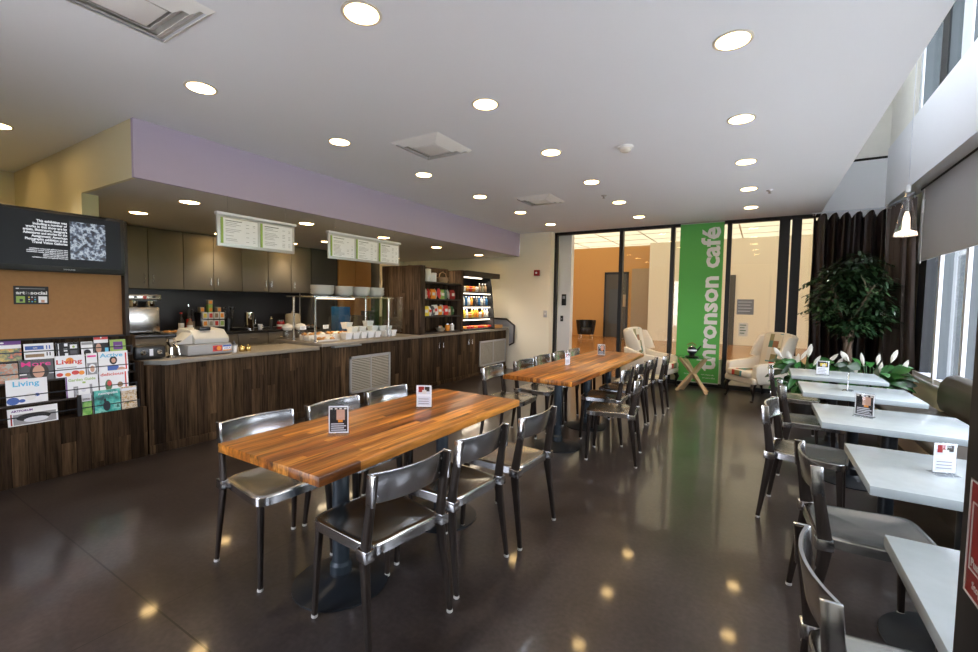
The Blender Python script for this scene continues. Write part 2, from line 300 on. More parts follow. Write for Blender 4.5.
# ------------------------------------------------------------------ mesh helpers
class MB:
    def __init__(s): s.bm = bmesh.new(); s.mats = []
    def mi(s, m):
        if m is None: return 0
        if m not in s.mats: s.mats.append(m)
        return s.mats.index(m)
    def add(s, verts, faces, m=None, smooth=False):
        vs = [s.bm.verts.new(v) for v in verts]; k = s.mi(m)
        for f in faces:
            try:
                fc = s.bm.faces.new([vs[i] for i in f]); fc.material_index = k; fc.smooth = smooth
            except ValueError: pass
        return s
    def box(s, x0, x1, y0, y1, z0, z1, m=None, bev=0.0, seg=2, mx=None):
        b = bmesh.new()
        vs = [b.verts.new((x, y, z)) for x in (x0, x1) for y in (y0, y1) for z in (z0, z1)]
        for f in ((0, 1, 3, 2), (4, 6, 7, 5), (0, 4, 5, 1), (2, 3, 7, 6), (0, 2, 6, 4), (1, 5, 7, 3)): b.faces.new([vs[i] for i in f])
        bmesh.ops.recalc_face_normals(b, faces=b.faces)
        if bev:
            rb = bmesh.ops.bevel(b, geom=b.edges[:], offset=bev, segments=seg, affect='EDGES', profile=0.5)
            for f in rb['faces']: f.smooth = True          # only the rounded edges are smooth, the flats stay flat
        if mx is not None: bmesh.ops.transform(b, matrix=mx, verts=b.verts)
        return s.merge(b, m, None)
    def merge(s, b, m, smooth):
        k = s.mi(m); d = {}
        for v in b.verts: d[v] = s.bm.verts.new(v.co)
        for f in b.faces:
            try:
                g = s.bm.faces.new([d[v] for v in f.verts]); g.material_index = k; g.smooth = f.smooth if smooth is None else smooth
            except ValueError: pass
        b.free(); return s
    def tube(s, pts, rad, n=12, m=None, cap=True, sx=1.0):
        pts = [Vector(p) for p in pts]
        if not isinstance(rad, (list, tuple)): rad = [rad] * len(pts)
        rings = []; up_ = Vector((0, 0, 1))
        for i, p in enumerate(pts):
            d = (pts[min(i + 1, len(pts) - 1)] - pts[max(i - 1, 0)]).normalized()
            a = up_ if abs(d.dot(up_)) < 0.95 else Vector((1, 0, 0))
            u = d.cross(a).normalized(); v = d.cross(u).normalized()
            rings.append([p + (u * math.cos(2 * PI * k / n) * sx + v * math.sin(2 * PI * k / n)) * rad[i] for k in range(n)])
        verts = [q for r in rings for q in r]; faces = []
        for i in range(len(pts) - 1):
            for k in range(n):
                faces.append((i * n + k, i * n + (k + 1) % n, (i + 1) * n + (k + 1) % n, (i + 1) * n + k))
        if cap: faces += [tuple(range(n))[::-1], tuple((len(pts) - 1) * n + k for k in range(n))]
        return s.add(verts, faces, m, True)
    def lathe(s, prof, cx=0, cy=0, n=24, m=None, cz=0):
        verts = []; faces = []
        for r_, z in prof:
            for k in range(n): verts.append((cx + r_ * math.cos(2 * PI * k / n), cy + r_ * math.sin(2 * PI * k / n), cz + z))
        for i in range(len(prof) - 1):
            for k in range(n): faces.append((i * n + k, i * n + (k + 1) % n, (i + 1) * n + (k + 1) % n, (i + 1) * n + k))
        faces += [tuple(range(n))[::-1], tuple((len(prof) - 1) * n + k for k in range(n))]
        return s.add(verts, faces, m, True)
    def loft(s, rings, m=None, smooth=True, cap=True):
        n = len(rings[0]); verts = [v for r_ in rings for v in r_]; faces = []
        for i in range(len(rings) - 1):
            for k in range(n): faces.append((i * n + k, i * n + (k + 1) % n, (i + 1) * n + (k + 1) % n, (i + 1) * n + k))
        if cap: faces += [tuple(range(n))[::-1], tuple((len(rings) - 1) * n + k for k in range(n))]
        return s.add(verts, faces, m, smooth)
    def prism(s, poly, axis, a0, a1, m=None, bev=0.0):
        def P(u, v, a):
            return ((a, u, v), (u, a, v), (u, v, a))[axis]
        n = len(poly); b = bmesh.new()
        v0 = [b.verts.new(P(u, v, a0)) for u, v in poly]; v1 = [b.verts.new(P(u, v, a1)) for u, v in poly]
        b.faces.new(v0); b.faces.new(v1[::-1])
        for i in range(n): b.faces.new((v0[i], v1[i], v1[(i + 1) % n], v0[(i + 1) % n]))
        bmesh.ops.recalc_face_normals(b, faces=b.faces)
        if bev:
            rb = bmesh.ops.bevel(b, geom=b.edges[:], offset=bev, segments=2, affect='EDGES', profile=0.5)
            for f in rb['faces']: f.smooth = True
        return s.merge(b, m, None)
    def grid(s, fn, nu, nv, m=None, th=0.0):
        b = bmesh.new(); vs = [[b.verts.new(fn(i / nu, j / nv)) for j in range(nv + 1)] for i in range(nu + 1)]
        for i in range(nu):
            for j in range(nv): b.faces.new((vs[i][j], vs[i + 1][j], vs[i + 1][j + 1], vs[i][j + 1]))
        bmesh.ops.recalc_face_normals(b, faces=b.faces)
        if th: bmesh.ops.solidify(b, geom=b.faces[:], thickness=th)
        return s.merge(b, m, True)
    def xf(s, mx): bmesh.ops.transform(s.bm, matrix=mx, verts=s.bm.verts); return s
    def build(s, name, m=None, parent=None, label=None, cat=None, group=None, kind=None):
        bmesh.ops.recalc_face_normals(s.bm, faces=s.bm.faces)
        me = bpy.data.meshes.new(name); s.bm.to_mesh(me); s.bm.free()
        for x in (s.mats if s.mats else [m]): me.materials.append(x)
        try: me.set_sharp_from_angle(angle=R(35))
        except Exception: pass
        o = bpy.data.objects.new(name, me); C.objects.link(o)
        if parent is not None:
            o.parent = parent
            if parent.get('w_loc') is not None: o.matrix_parent_inverse = Matrix.Translation(-Vector(parent['w_loc']))
        if label: o['label'] = label
        if cat: o['category'] = cat
        if group: o['group'] = group
        if kind: o['kind'] = kind
        return o

def thing(name, label, cat, loc=(0, 0, 0), rz=0, group=None, world=False):
    """Empty at the thing's base; world=True when its parts are modelled in world coordinates"""
    o = bpy.data.objects.new(name, None); C.objects.link(o); o.location = loc; o.rotation_euler = (0, 0, rz)
    o.empty_display_size = 0.1
    o['label'] = label; o['category'] = cat
    if group: o['group'] = group
    if world: o['w_loc'] = loc
    return o
def copy_tree(o, parent=None):
    c = o.copy(); C.objects.link(c)
    if parent is not None: c.parent = parent
    for ch in [x for x in bpy.data.objects if x.parent == o]: copy_tree(ch, c)
    return c
KIDS = {}
def kids(o): return KIDS.get(o.name) or KIDS.setdefault(o.name, [x for x in bpy.data.objects if x.parent is not None and x.parent.name == o.name])
def dup(root, loc, rz, label, group=None):
    r = root.copy(); C.objects.link(r); r.location = loc; r.rotation_euler = (0, 0, rz); r['label'] = label
    if group: r['group'] = group
    for ch in kids(root):
        c = ch.copy(); C.objects.link(c); c.parent = r
        for g in kids(ch):
            d = g.copy(); C.objects.link(d); d.parent = c
    return r
def struct(name, bx, m, kind='structure'): 
    b = MB()
    for q in bx: b.box(*q)
    return b.build(name, m, kind=kind)
def text_bm(body, size, o, u, v, ext=0.0008, align='LEFT', offset=0.0, fit=None):
    """lettering: baseline from point o along unit u, letters rise along unit v"""
    cu = bpy.data.curves.new('lettering', 'FONT'); cu.body = body; cu.size = size; cu.extrude = ext; cu.align_x = align; cu.offset = offset; cu.resolution_u = 2
    ob = bpy.data.objects.new('lettering', cu); C.objects.link(ob)
    dg = bpy.context.evaluated_depsgraph_get(); me = bpy.data.meshes.new_from_object(ob.evaluated_get(dg))
    bpy.data.objects.remove(ob); bpy.data.curves.remove(cu)
    b = bmesh.new(); b.from_mesh(me); bpy.data.meshes.remove(me)
    if fit:
        xs = [q.co.x for q in b.verts]; k = fit / (max(xs) - min(xs)); x0 = min(xs)
        for q in b.verts: q.co.x = (q.co.x - x0) * k
    u = Vector(u).normalized(); v = Vector(v).normalized(); n = u.cross(v)
    mx = Matrix(((u.x, v.x, n.x, o[0]), (u.y, v.y, n.y, o[1]), (u.z, v.z, n.z, o[2]), (0, 0, 0, 1)))
    bmesh.ops.transform(b, matrix=mx, verts=b.verts)
    return b
def ordinal(n): return ['first', 'second', 'third', 'fourth', 'fifth', 'sixth', 'seventh', 'eighth', 'ninth', 'tenth', 'eleventh', 'twelfth'][n]

# ------------------------------------------------------------------ dimensions
ZC = 2.91; YF = 8.75; XW = 1.70; YB = -0.45; XL = -7.75; XS = -4.46; YS = 1.64; ZS = 2.43; XO = 0.73

# ================================================================== STRUCTURE
struct('floor', [(-8.0, 1.9, YB - 0.2, YF + 0.05, -0.2, 0.0)], M['floor'])
struct('ceiling', [(-8.0, XO, YB - 0.2, YF + 0.2, ZC, ZC + 0.25)], M['ceil'])
# high slot beside the window wall
struct('wall_slot', [(XO - 0.1, XO, YB - 0.2, YF, ZC + 0.25, 5.8)], M['whitewall'])
struct('ceiling_slot', [(XO - 0.1, 2.3, YB - 0.2, YF + 0.2, 5.8, 6.0)], M['whitewall'])
b = MB(); b.box(0.735, 1.9, YF, YF + 0.12, 0, 3.66, M['whitewall']); b.box(0.735, 1.9, YF, YF + 0.12, 3.70, 5.8, M['wallpale']); b.box(0.735, 1.9, YF + 0.02, YF + 0.10, 3.66, 3.70, M['gap'])
b.build('wall_far_right', kind='structure')
struct('wall_band', [(1.50, 1.76, YB, YF, 2.95, 3.79)], M['whitewall'])
struct('wall_sill', [(XW, XW + 0.2, YB, YF, 0, 0.58)], M['wall'])
struct('trim_sill', [(XW - 0.05, XW + 0.02, YB, YF, 0.58, 0.605)], M['mull'])
# left front piece of far wall
struct('wall_far_left', [(-8.0, -3.74, 8.50, YF + 0.2, 0, ZC)], M['wall'])
struct('wall_left', [(XL - 0.2, XL, YB - 0.2, 8.5, 0, ZC)], M['wall'])
# soffit box: lilac fascia, cream end, grey underside
b = MB()
b.box(XS - 0.04, XS, YS, 8.5, ZS, ZC, M['purple'])
b.box(XL, XS - 0.04, YS, YS + 0.03, ZS, ZC, M['yellow'])
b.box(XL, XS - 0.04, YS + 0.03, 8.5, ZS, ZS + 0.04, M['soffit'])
b.build('ceiling_soffit', kind='structure')
struct('wall_kitchen', [(XL, -5.62, YS, YS + 0.13, 0, ZS)], M['yellow'])
struct('wall_backsplash', [(XL, XL + 0.02, 1.92, 5.5, 0.93, 1.56)], M['splash'])
# wall behind the camera: glazed front, so daylight also comes from there
struct('wall_back', [(-8.0, -3.1, YB - 0.2, YB, 0, ZC), (-2.07, 1.9, YB - 0.2, YB, 0, ZC), (-3.1, -2.07, YB - 0.2, YB, 2.35, ZC), (-3.1, -2.07, YB - 0.2, YB, 0, 0.1), (XO, 1.9, YB - 0.2, YB, ZC, 5.8)], M['wall'])
b = MB()
for x in (-3.1, -2.14): b.box(x, x + 0.07, YB - 0.14, YB - 0.04, 0.1, 2.35, M['darkframe'])
wfb = b.build('window_3', kind='structure')
# glazed far wall
XG0, XG1 = -3.74, 0.735
b = MB()
b.box(XG0, XG1, YF - 0.05, YF + 0.05, ZC - 0.055, ZC, M['darkframe'])
b.box(XG0, XG0 + 0.05, YF - 0.05, YF + 0.05, 0, ZC, M['darkframe'])
for x, w_ in ((-2.355, 0.07), (-1.425, 0.07), (-0.515, 0.07)): b.box(x - w_ / 2, x + w_ / 2, YF - 0.06, YF + 0.05, 0.0, ZC - 0.05, M['darkframe'])
gw = b.build('window_1', kind='structure')
b = MB()
for x0, x1, z0 in ((-2.32, -1.46, 0.5), (-1.39, -0.55, 0.5), (-0.48, 0.22, 0.5), (0.50, 0.73, 0.05)): b.box(x0, x1, YF - 0.005, YF + 0.005, z0, ZC - 0.05, M['glass'])
b.build('pane', parent=gw)
struct('wall_knee', [(-2.31, XG1, YF - 0.02, YF + 0.04, 0.06, 0.50)], M['wall'])
struct('baseboard_far', [(-2.31, 1.6, YF - 0.05, YF - 0.02, 0, 0.07)], M['darkframe'])
struct('trim_1', [(0.20, 0.345, YF - 0.06, YF + 0.05, 0.05, ZC - 0.05), (0.37, 0.50, YF - 0.045, YF + 0.03, 0.05, ZC - 0.05)], M['darkframe'])
# window wall on the right
b = MB()
y = 7.72; frames = []
b.box(XW, XW + 0.14, 7.45, 7.75, 0.6, 2.95, M['darkframe'])
for k in range(10):
    yy = 6.86 - k * 0.79
    b.box(XW, XW + 0.21, yy - 0.03, yy + 0.03, 0.6, 2.95, M['mullgrey']); b.box(XW - 0.03, XW, yy - 0.035, yy + 0.035, 0.6, 2.95, M['mull'])
b.box(XW - 0.02, XW + 0.12, YB, 7.75, 0.60, 0.66, M['mull']); b.box(XW - 0.02, XW + 0.12, YB, 7.75, 2.88, 2.95, M['mull'])
win2 = b.build('window_2', kind='structure')
MB().box(XW + 0.04, XW + 0.05, YB, 7.7, 0.66, 2.88, M['glass']).build('pane', parent=win2)
struct('wall_right_end', [(XW, XW + 0.2, 7.75, YF, 0.58, 2.95)], M['wall'])
b = MB()
for yy, m_, w_ in ((7.47, 'mull', 0.05), (6.66, 'darkframe', 0.11), (6.03, 'mull', 0.12), (5.3, 'darkframe', 0.1), (4.6, 'mull', 0.12), (3.9, 'darkframe', 0.1), (3.2, 'mull', 0.12), (2.5, 'darkframe', 0.1), (1.8, 'mull', 0.12), (1.0, 'darkframe', 0.1)):
    b.box(1.55, 1.565, yy - w_, yy + w_, 3.79, 5.8, M[m_]); b.box(1.565, 1.70, yy - 0.03, yy + 0.03, 3.79, 5.8, M['mullgrey'])
b.box(1.57, 1.70, YB, 7.52, 3.79, 3.82, M['mull'])
for k in range(11): b.box(1.70, 1.90, 7.47 - 0.74 * k, 7.53 - 0.74 * k, 3.79, 5.8, M['mullgrey'])  # outer fins added to block the glaring sky behind the high panes
win4 = b.build('window_4', kind='structure')
MB().box(1.64, 1.65, YB, 7.5, 3.84, 5.8, M['glass']).build('pane', parent=win4)
struct('wall_clerestory', [(1.52, 1.72, 7.55, YF, 3.79, 5.8)], M['wallpale'])

# hall beyond the glass
HZ = 3.95; HY = 19.6
struct('floor_hall', [(-9.0, 5.0, YF + 0.05, HY + 0.2, -0.2, 0.0)], M['hallfloor'])
b = MB(); b.box(-9.0, 5.0, YF + 0.2, HY + 0.2, HZ, HZ + 0.1, M['lumceil'])
for k in range(8): b.box(-9.0, 5.0, 9.6 + 1.35 * k, 9.66 + 1.35 * k, HZ - 0.012, HZ - 0.002, M['wallpale'])
for k in range(9): b.box(-8.2 + 1.5 * k, -8.16 + 1.5 * k, YF + 0.2, HY, HZ - 0.01, HZ - 0.001, M['wallpale'])
b.build('ceiling_hall', kind='structure')
struct('wall_header', [(-9.0, 5.0, YF + 0.06, YF + 0.2, ZC, HZ)], M['whitewall'])
struct('wall_hall_back', [(-9.0, -3.85, HY, HY + 0.2, 0, HZ)], M['orangewall'])
struct('wall_hall_cream', [(-3.85, 5.0, 18.9, 19.1, 0, HZ), (-3.95, -3.85, 18.9, HY, 0, HZ)], M['wall'])
struct('wall_hall_left', [(-9.2, -9.0, YF + 0.05, HY, 0, HZ)], M['orangewall'])
struct('wall_hall_right', [(3.4, 3.6, YF + 0.2, 19, 0, HZ)], M['wall'])
struct('wall_return', [(-4.6, -3.46, 8.95, 9.10, 0, ZC)], M['whitewall'])
d = struct('door_1', [(-5.98, -5.90, HY - 0.06, HY, 0, 2.85), (-5.02, -4.94, HY - 0.06, HY, 0, 2.85), (-5.98, -4.94, HY - 0.06, HY, 2.75, 2.85)], M['darkframe'])
MB().box(-5.9, -5.02, HY - 0.04, HY - 0.02, 0, 2.75, M['cabdark']).box(-5.75, -5.2, HY - 0.05, HY - 0.04, 0.6, 2.1, M['mullgrey']).build('door_leaf', parent=d)
d = struct('door_2', [(-4.80, -4.05, HY - 0.05, HY, 0, 2.98)], M['tan'])
d2 = struct('door_3', [(-1.15, -0.85, 18.85, 18.9, 0, 2.6)], M['cabdark'])

# outdoors seen through the windows
struct('ground_lawn', [(9.0, 60, -40, 60, -0.32, -0.22)], M['grass'])
struct('ground_pavement', [(1.9, 9.0, -40, 60, -0.32, -0.2), (-60, 1.9, -60, YB - 0.2, -0.32, -0.2)], M['pave'])

# ================================================================== CEILING FITTINGS
def downlight_proto(name, label, loc, group, em='lamp', watt=0.0, r=0.085):
    t = thing(name, label, 'ceiling light', loc, group=group)
    MB().lathe([(r, 0.0), (r + 0.018, 0.0), (r + 0.018, -0.004), (r + 0.010, -0.007), (r, -0.004)], n=28).build('trim_ring', M['trimring'], t)
    MB().lathe([(0.002, -0.0045), (r, -0.0045), (r, -0.002), (0.002, -0.002)], n=28).build('lens', M[em], t)
    if watt:
        d = bpy.data.lights.new('lamp_beam', 'SPOT'); d.energy = watt; d.spot_size = R(100); d.spot_blend = 0.9; d.color = (1.0, 0.80, 0.54); d.shadow_soft_size = 0.05
        o = bpy.data.objects.new('lamp_beam', d); o.location = (0, 0, -0.03); C.objects.link(o); o.parent = t
    return t
rows = [(-3.41, 'row nearest the lilac soffit'), (-1.81, 'row over the wooden tables'), (-0.195, 'row nearest the window wall')]
proto = None
for ri, (x, nmr) in enumerate(rows):
    ys = [1.66, 2.86, 4.07, 5.28, 6.50, 7.72]
    if ri == 2: ys = ys[1:]
    for k, yy in enumerate(ys):
        j = len(ys) - 1 - k
        lab = ('recessed ceiling light, %s from the far wall in the %s' % (ordinal(j), nmr))
        if proto is None: proto = downlight_proto('recessed_ceiling_light', lab, (x, yy, ZC), 'recessed lights in the white ceiling', watt=24)
        else: dup(proto, (x, yy, ZC), 0, lab)
pl = None
for k, yy in enumerate((2.35, 3.74, 5.13, 6.46, 7.89)):
    lab = 'recessed round light under the lowered soffit, %s from the television end' % ordinal(k)
    if pl is None: pl = downlight_proto('recessed_soffit_light', lab, (-5.10, yy, ZS), 'recessed lights under the soffit', watt=34)
    else: dup(pl, (-5.10, yy, ZS), 0, lab)
dup(pl, (-6.30, 2.35, ZS), 0, 'recessed soffit light farther back, above the coffee brewer side')
dup(pl, (-6.36, 5.06, ZS), 0, 'recessed soffit light farther back, seen between the two menu boards')
pc = downlight_proto('recessed_cabinet_light', 'recessed light washing the taupe wall cabinets, left of the menu boards', (-7.15, 3.72, ZS), 'recessed lights close to the wall cabinets', watt=22, r=0.075)
dup(pc, (-7.15, 4.95, ZS), 0, 'recessed light washing the taupe wall cabinets, hidden behind the two-panel menu board')
dup(pc, (-7.25, 7.7, ZS), 0, 'added unseen recessed light brightening the far cream wall, behind the three-panel menu board')  # extra unseen lamp, added to brighten the far wall above the shelves
pw = downlight_proto('recessed_corridor_light', 'recessed warm light at the left edge, above the television', (-5.72, 1.12, ZC), 'recessed lights over the corridor', watt=42)
dup(pw, (-6.9, 1.12, ZC), 0, 'recessed warm light farther left over the corridor wall')

def diffuser(loc, label, first=None):
    if first: return dup(first, loc, 0, label)
    t = thing('air_diffuser', label, 'air vent', loc, group='square ceiling air diffusers')
    b = MB(); a = 0.275
    for (s0, s1, z0, z1) in ((a, a - 0.03, 0, -0.022), (a - 0.045, a - 0.085, -0.004, -0.032), (a - 0.10, a - 0.14, -0.008, -0.036)):
        rings = []
        for s_, z_ in ((s0, z0), (s1, z1), (s1, z1 + 0.004), (s0, z0 + 0.004)):
            rings.append([(-s_, -s_, z_), (s_, -s_, z_), (s_, s_, z_), (-s_, s_, z_)])
        rings.append(rings[0]); b.loft(rings, smooth=False, cap=False)
    b.build('louvre_frame', M['white'], t)
    MB().box(-a + 0.03, a - 0.03, -a + 0.03, a - 0.03, -0.002, -0.001).build('throat', M['register'], t)
    MB().box(-0.12, 0.12, -0.12, 0.12, -0.034, -0.030, bev=0.002).build('centre_plate', M['white'], t)
    return t
df = diffuser((-2.73, 1.0, ZC), 'large square air vent in the ceiling, cut by the top edge at left')
diffuser((-2.73, 3.38, ZC), 'square ceiling air vent over the counter end of the first wooden table', df)
diffuser((-2.75, 5.83, ZC), 'square ceiling air vent farthest back, near the far glass wall', df)
t = thing('smoke_detector', 'round white smoke detector on the ceiling near the middle', 'smoke detector', (-1.14, 4.25, ZC))
MB().lathe([(0.07, 0), (0.07, -0.012), (0.055, -0.02)]).build('base_plate', M['white'], t)
MB().lathe([(0.05, -0.02), (0.05, -0.04), (0.032, -0.052), (0.002, -0.054)]).build('sensor_dome', M['ivory'], t)
t = thing('sprinkler_head', 'small white sprinkler rose in the ceiling right of the downlights', 'sprinkler', (0.03, 6.7, ZC), group='sprinkler heads')
MB().lathe([(0.04, 0), (0.035, -0.01), (0.012, -0.014), (0.012, -0.035), (0.022, -0.037), (0.022, -0.04), (0.002, -0.041)]).build('rose', M['greyframe'], t)
dup(t, (-1.88, 6.0, ZC), 0, 'small sprinkler rose in the ceiling between the downlight rows')
dup(t, (-5.6, 4.6, ZS), 0, 'small sprinkler rose under the soffit by the menu boards')

# ================================================================== MENU BOARDS
def menu_board(y0, y1, n, label):
    x = XS + 0.02; z0, z1 = 1.94, 2.245
    t = thing('menu_board', label, 'menu board', (x, (y0 + y1) / 2, z0), world=True)
    b = MB()
    b.box(x - 0.02, x + 0.006, y0, y1, z0, z1, M['greyframe'], bev=0.004)
    b.build('frame', parent=t)
    MB().box(x - 0.03, x + 0.03, y0 - 0.01, y1 + 0.01, z1 - 0.008, z1 + 0.02, M['mull'], bev=0.004).build('top_rail', parent=t)
    for yy in (y0 + 0.1, y1 - 0.1): MB().tube([(x, yy, z1 + 0.02), (x, yy, ZS)], 0.003, 6).build('hanging_wire', M['steel'], t)
    wp = (y1 - y0 - 0.03) / n
    rnd = random.Random(n * 5)
    for i in range(n):
        a = y0 + 0.03 + i * wp; e = a + wp - 0.03
        MB().box(x + 0.004, x + 0.009, a, e, z0 + 0.03, z1 - 0.03, M['paper']).build('menu_sheet', parent=t)
        MB().box(x + 0.006, x + 0.012, a - 0.0, a + 0.022, z0 + 0.03, z1 - 0.03, M['greenink']).build('green_strip', parent=t)
        b = MB(); zz = z1 - 0.05
        b.box(x + 0.009, x + 0.0105, a + 0.045, a + 0.045 + 0.4 * wp, zz - 0.006, zz, M['greyink']); zz -= 0.02
        while zz > z0 + 0.045:
            if rnd.random() < 0.82:
                b.box(x + 0.009, x + 0.0105, a + 0.045, a + 0.045 + rnd.uniform(0.18, 0.42) * wp, zz - 0.0035, zz, M['midgrey'])
                if rnd.random() < 0.6: b.box(x + 0.009, x + 0.0105, a + wp * 0.62, a + wp * 0.70, zz - 0.0035, zz, M['midgrey'])
                if rnd.random() < 0.6: b.box(x + 0.009, x + 0.0105, a + wp * 0.80, a + wp * 0.86, zz - 0.0035, zz, M['midgrey'])
            zz -= 0.0155
        b.build('menu_lettering', parent=t)
menu_board(2.28, 3.10, 2, 'grey-framed hanging menu board with two white sheets, nearer the television')
menu_board(3.55, 4.77, 3, 'longer grey-framed hanging menu board with three white sheets, nearer the far wall')

# ================================================================== KITCHEN BACK WALL
seams = [1.95, 2.41, 2.86, 3.31, 3.74, 4.19, 4.65, 5.10, 5.52]
units = [([1.95, 2.41], 'taupe wall cabinet at the left end, half hidden by the television'),
         ([2.41, 2.86, 3.31], 'taupe double wall cabinet directly above the coffee brewer'),
         ([3.31, 3.74, 4.19], 'taupe double wall cabinet lit by a warm recessed light, above the register'),
         ([4.19, 4.65, 5.10], 'taupe double wall cabinet below the two-panel menu board'),
         ([5.10, 5.52], 'single-door taupe wall cabinet at the right end beside the dark tall panel')]
for ys, lab in units:
    t = thing('wall_cabinet', lab, 'cabinet', (-7.58, (ys[0] + ys[-1]) / 2, 1.56), group='taupe wall cabinets', world=True)
    MB().box(XL + 0.005, -7.42, ys[0] + 0.002, ys[-1] - 0.002, 1.56, 2.42, M['cab']).build('cabinet_body', parent=t)
    for i in range(len(ys) - 1):
        a, e = ys[i] + 0.004, ys[i + 1] - 0.004
        d = MB().box(-7.42, -7.40, a, e, 1.563, 2.40, M['cab'], bev=0.002).build('door', parent=t)
        hy = (e - 0.05) if (i == 0 and len(ys) > 2) else a + 0.05
        MB().tube([(-7.40, hy, 1.64), (-7.375, hy, 1.645), (-7.375, hy, 1.755), (-7.40, hy, 1.76)], 0.006, 8).build('door_handle', M['steel'], d)
t = thing('base_cabinet_run', 'taupe base cabinets along the kitchen back wall', 'cabinet', (-7.45, 3.75, 0), world=True)
MB().box(XL + 0.005, -7.17, 1.93, 5.5, 0.0, 0.88, M['cab']).build('cabinet_body', parent=t)
for k in range(7):
    a = 1.95 + k * 0.507
    d = MB().box(-7.17, -7.15, a + 0.004, a + 0.503, 0.70, 0.875, M['cab'], bev=0.002).build('drawer', parent=t)
    MB().tube([(-7.15, a + 0.19, 0.79), (-7.13, a + 0.2, 0.79), (-7.13, a + 0.3, 0.79), (-7.15, a + 0.31, 0.79)], 0.005, 8).build('drawer_handle', M['steel'], d)
    MB().box(-7.17, -7.15, a + 0.004, a + 0.503, 0.1, 0.692, M['cab'], bev=0.002).build('door', parent=t)
o = MB().box(XL + 0.005, -7.12, 1.93, 5.5, 0.88, 0.92, M['darktop'], bev=0.003).build('back_worktop', label='dark worktop along the kitchen back wall', cat='worktop')
t = thing('tall_dark_cabinet', 'tall charcoal cabinet right of the taupe wall cabinets', 'cabinet', (-7.58, 5.85, 0), world=True)
MB().box(XL + 0.005, -7.41, 5.53, 6.15, 0, ZS - 0.004, M['cabdark'], bev=0.003).build('cabinet_body', parent=t)
MB().box(-7.41, -7.39, 5.54, 6.14, 0.1, ZS - 0.02, M['cabdark'], bev=0.003).build('door', parent=t)
t = thing('oak_tall_cabinet', 'tall honey oak cabinet behind the food display', 'cabinet', (-7.58, 6.6, 0), world=True)
MB().box(XL + 0.005, -7.41, 6.16, 7.06, 0, ZS - 0.004, M['oakdoor'], bev=0.003).build('cabinet_body', parent=t)
for a in (6.17, 6.615): MB().box(-7.41, -7.39, a, a + 0.435, 0.1, ZS - 0.02, M['oakdoor'], bev=0.003).build('door', parent=t)
t = thing('grey_tall_panel', 'narrow charcoal panel right of the oak cabinet', 'cabinet', (-7.58, 7.2, 0), world=True)
MB().box(XL + 0.005, -7.40, 7.07, 7.32, 0, ZS - 0.004, M['cabdark'], bev=0.003).build('cabinet_body', parent=t)

# coffee brewer
t = thing('coffee_brewer', 'stainless twin coffee brewer with red lamp under the wall cabinets', 'coffee machine', (-7.3, 2.74, 0.92), world=True)
MB().box(-7.60, -7.25, 2.55, 2.93, 0.945, 1.30, M['steel'], bev=0.015).build('housing', parent=t)
MB().box(-7.58, -7.22, 2.54, 2.94, 1.40, 1.475, M['steel'], bev=0.01).build('top_head', parent=t)
MB().box(-7.6, -7.45, 2.58, 2.90, 1.28, 1.41, M['black']).build('rear_column', parent=t)
for yy in (2.64, 2.84):
    MB().lathe([(0.045, 0), (0.055, 0.02), (0.055, 0.09), (0.04, 0.098)], -7.31, yy, 18, cz=1.30).build('brew_basket', M['chrome'], t)
MB().box(-7.222, -7.215, 2.60, 2.88, 1.385, 1.405, M['black']).box(-7.222, -7.213, 2.72, 2.76, 1.415, 1.455, M['red2']).box(-7.222, -7.213, 2.62, 2.65, 1.43, 1.45, M['black']).box(-7.222, -7.213, 2.84, 2.87, 1.43, 1.45, M['black']).build('control_panel', parent=t)
for xx in (-7.55, -7.3):
    for yy in (2.6, 2.88): MB().lathe([(0.015, 0), (0.015, 0.026)], xx, yy, 10, cz=0.92).build('foot', M['black'], t)
def bottle(x, y, z, h, r, body, cap, label, group=None, lab_m=None, name='bottle'):
    t = thing(name, label, 'bottle', (x, y, z), group=group)
    MB().lathe([(r * 0.9, 0), (r, h * 0.03), (r, h * 0.58), (r * 0.45, h * 0.74), (r * 0.33, h * 0.8), (r * 0.33, h * 0.93)], n=14).build('glass_body', M[body], t)
    MB().lathe([(r * 0.42, h * 0.93), (r * 0.42, h), (r * 0.2, h * 1.0)], n=12).build('cap', M[cap], t)
    if lab_m: MB().lathe([(r * 1.02, h * 0.15), (r * 1.02, h * 0.48)], n=14).build('paper_label', M[lab_m], t)
    return t
bottle(-7.3, 3.22, 0.92, 0.30, 0.038, 'ink', 'red2', 'dark syrup bottle with a red cap, leftmost beside the coffee brewer', 'syrup bottles on the back worktop', 'ivory')
bottle(-7.32, 3.33, 0.92, 0.42, 0.036, 'ink', 'chrome', 'tallest dark syrup bottle with a chrome pourer on the back worktop', 'syrup bottles on the back worktop', 'red2')
bottle(-7.22, 3.30, 0.92, 0.24, 0.04, 'terracotta', 'black', 'short brown sauce bottle with cream label in front of the syrup bottles', 'syrup bottles on the back worktop', 'ivory')
bottle(-7.4, 3.42, 0.92, 0.34, 0.036, 'ink', 'black', 'dark syrup bottle behind, next to the tea display', 'syrup bottles on the back worktop', 'terracotta')
t = thing('pastry_plate', 'small plate of pastries in front of the coffee brewer', 'plate', (-7.2, 3.05, 0.92))
MB().lathe([(0.07, 0), (0.13, 0.012), (0.135, 0.018), (0.07, 0.01)]).build('plate', M['ivory'], t)
b = MB()
for k in range(6): b.lathe([(0.01, 0), (0.035, 0.008), (0.035, 0.02), (0.01, 0.032)], 0.07 * math.cos(k * 1.05), 0.07 * math.sin(k * 1.05), 12, cz=0.018)
b.build('pastries', M['bread'], t)
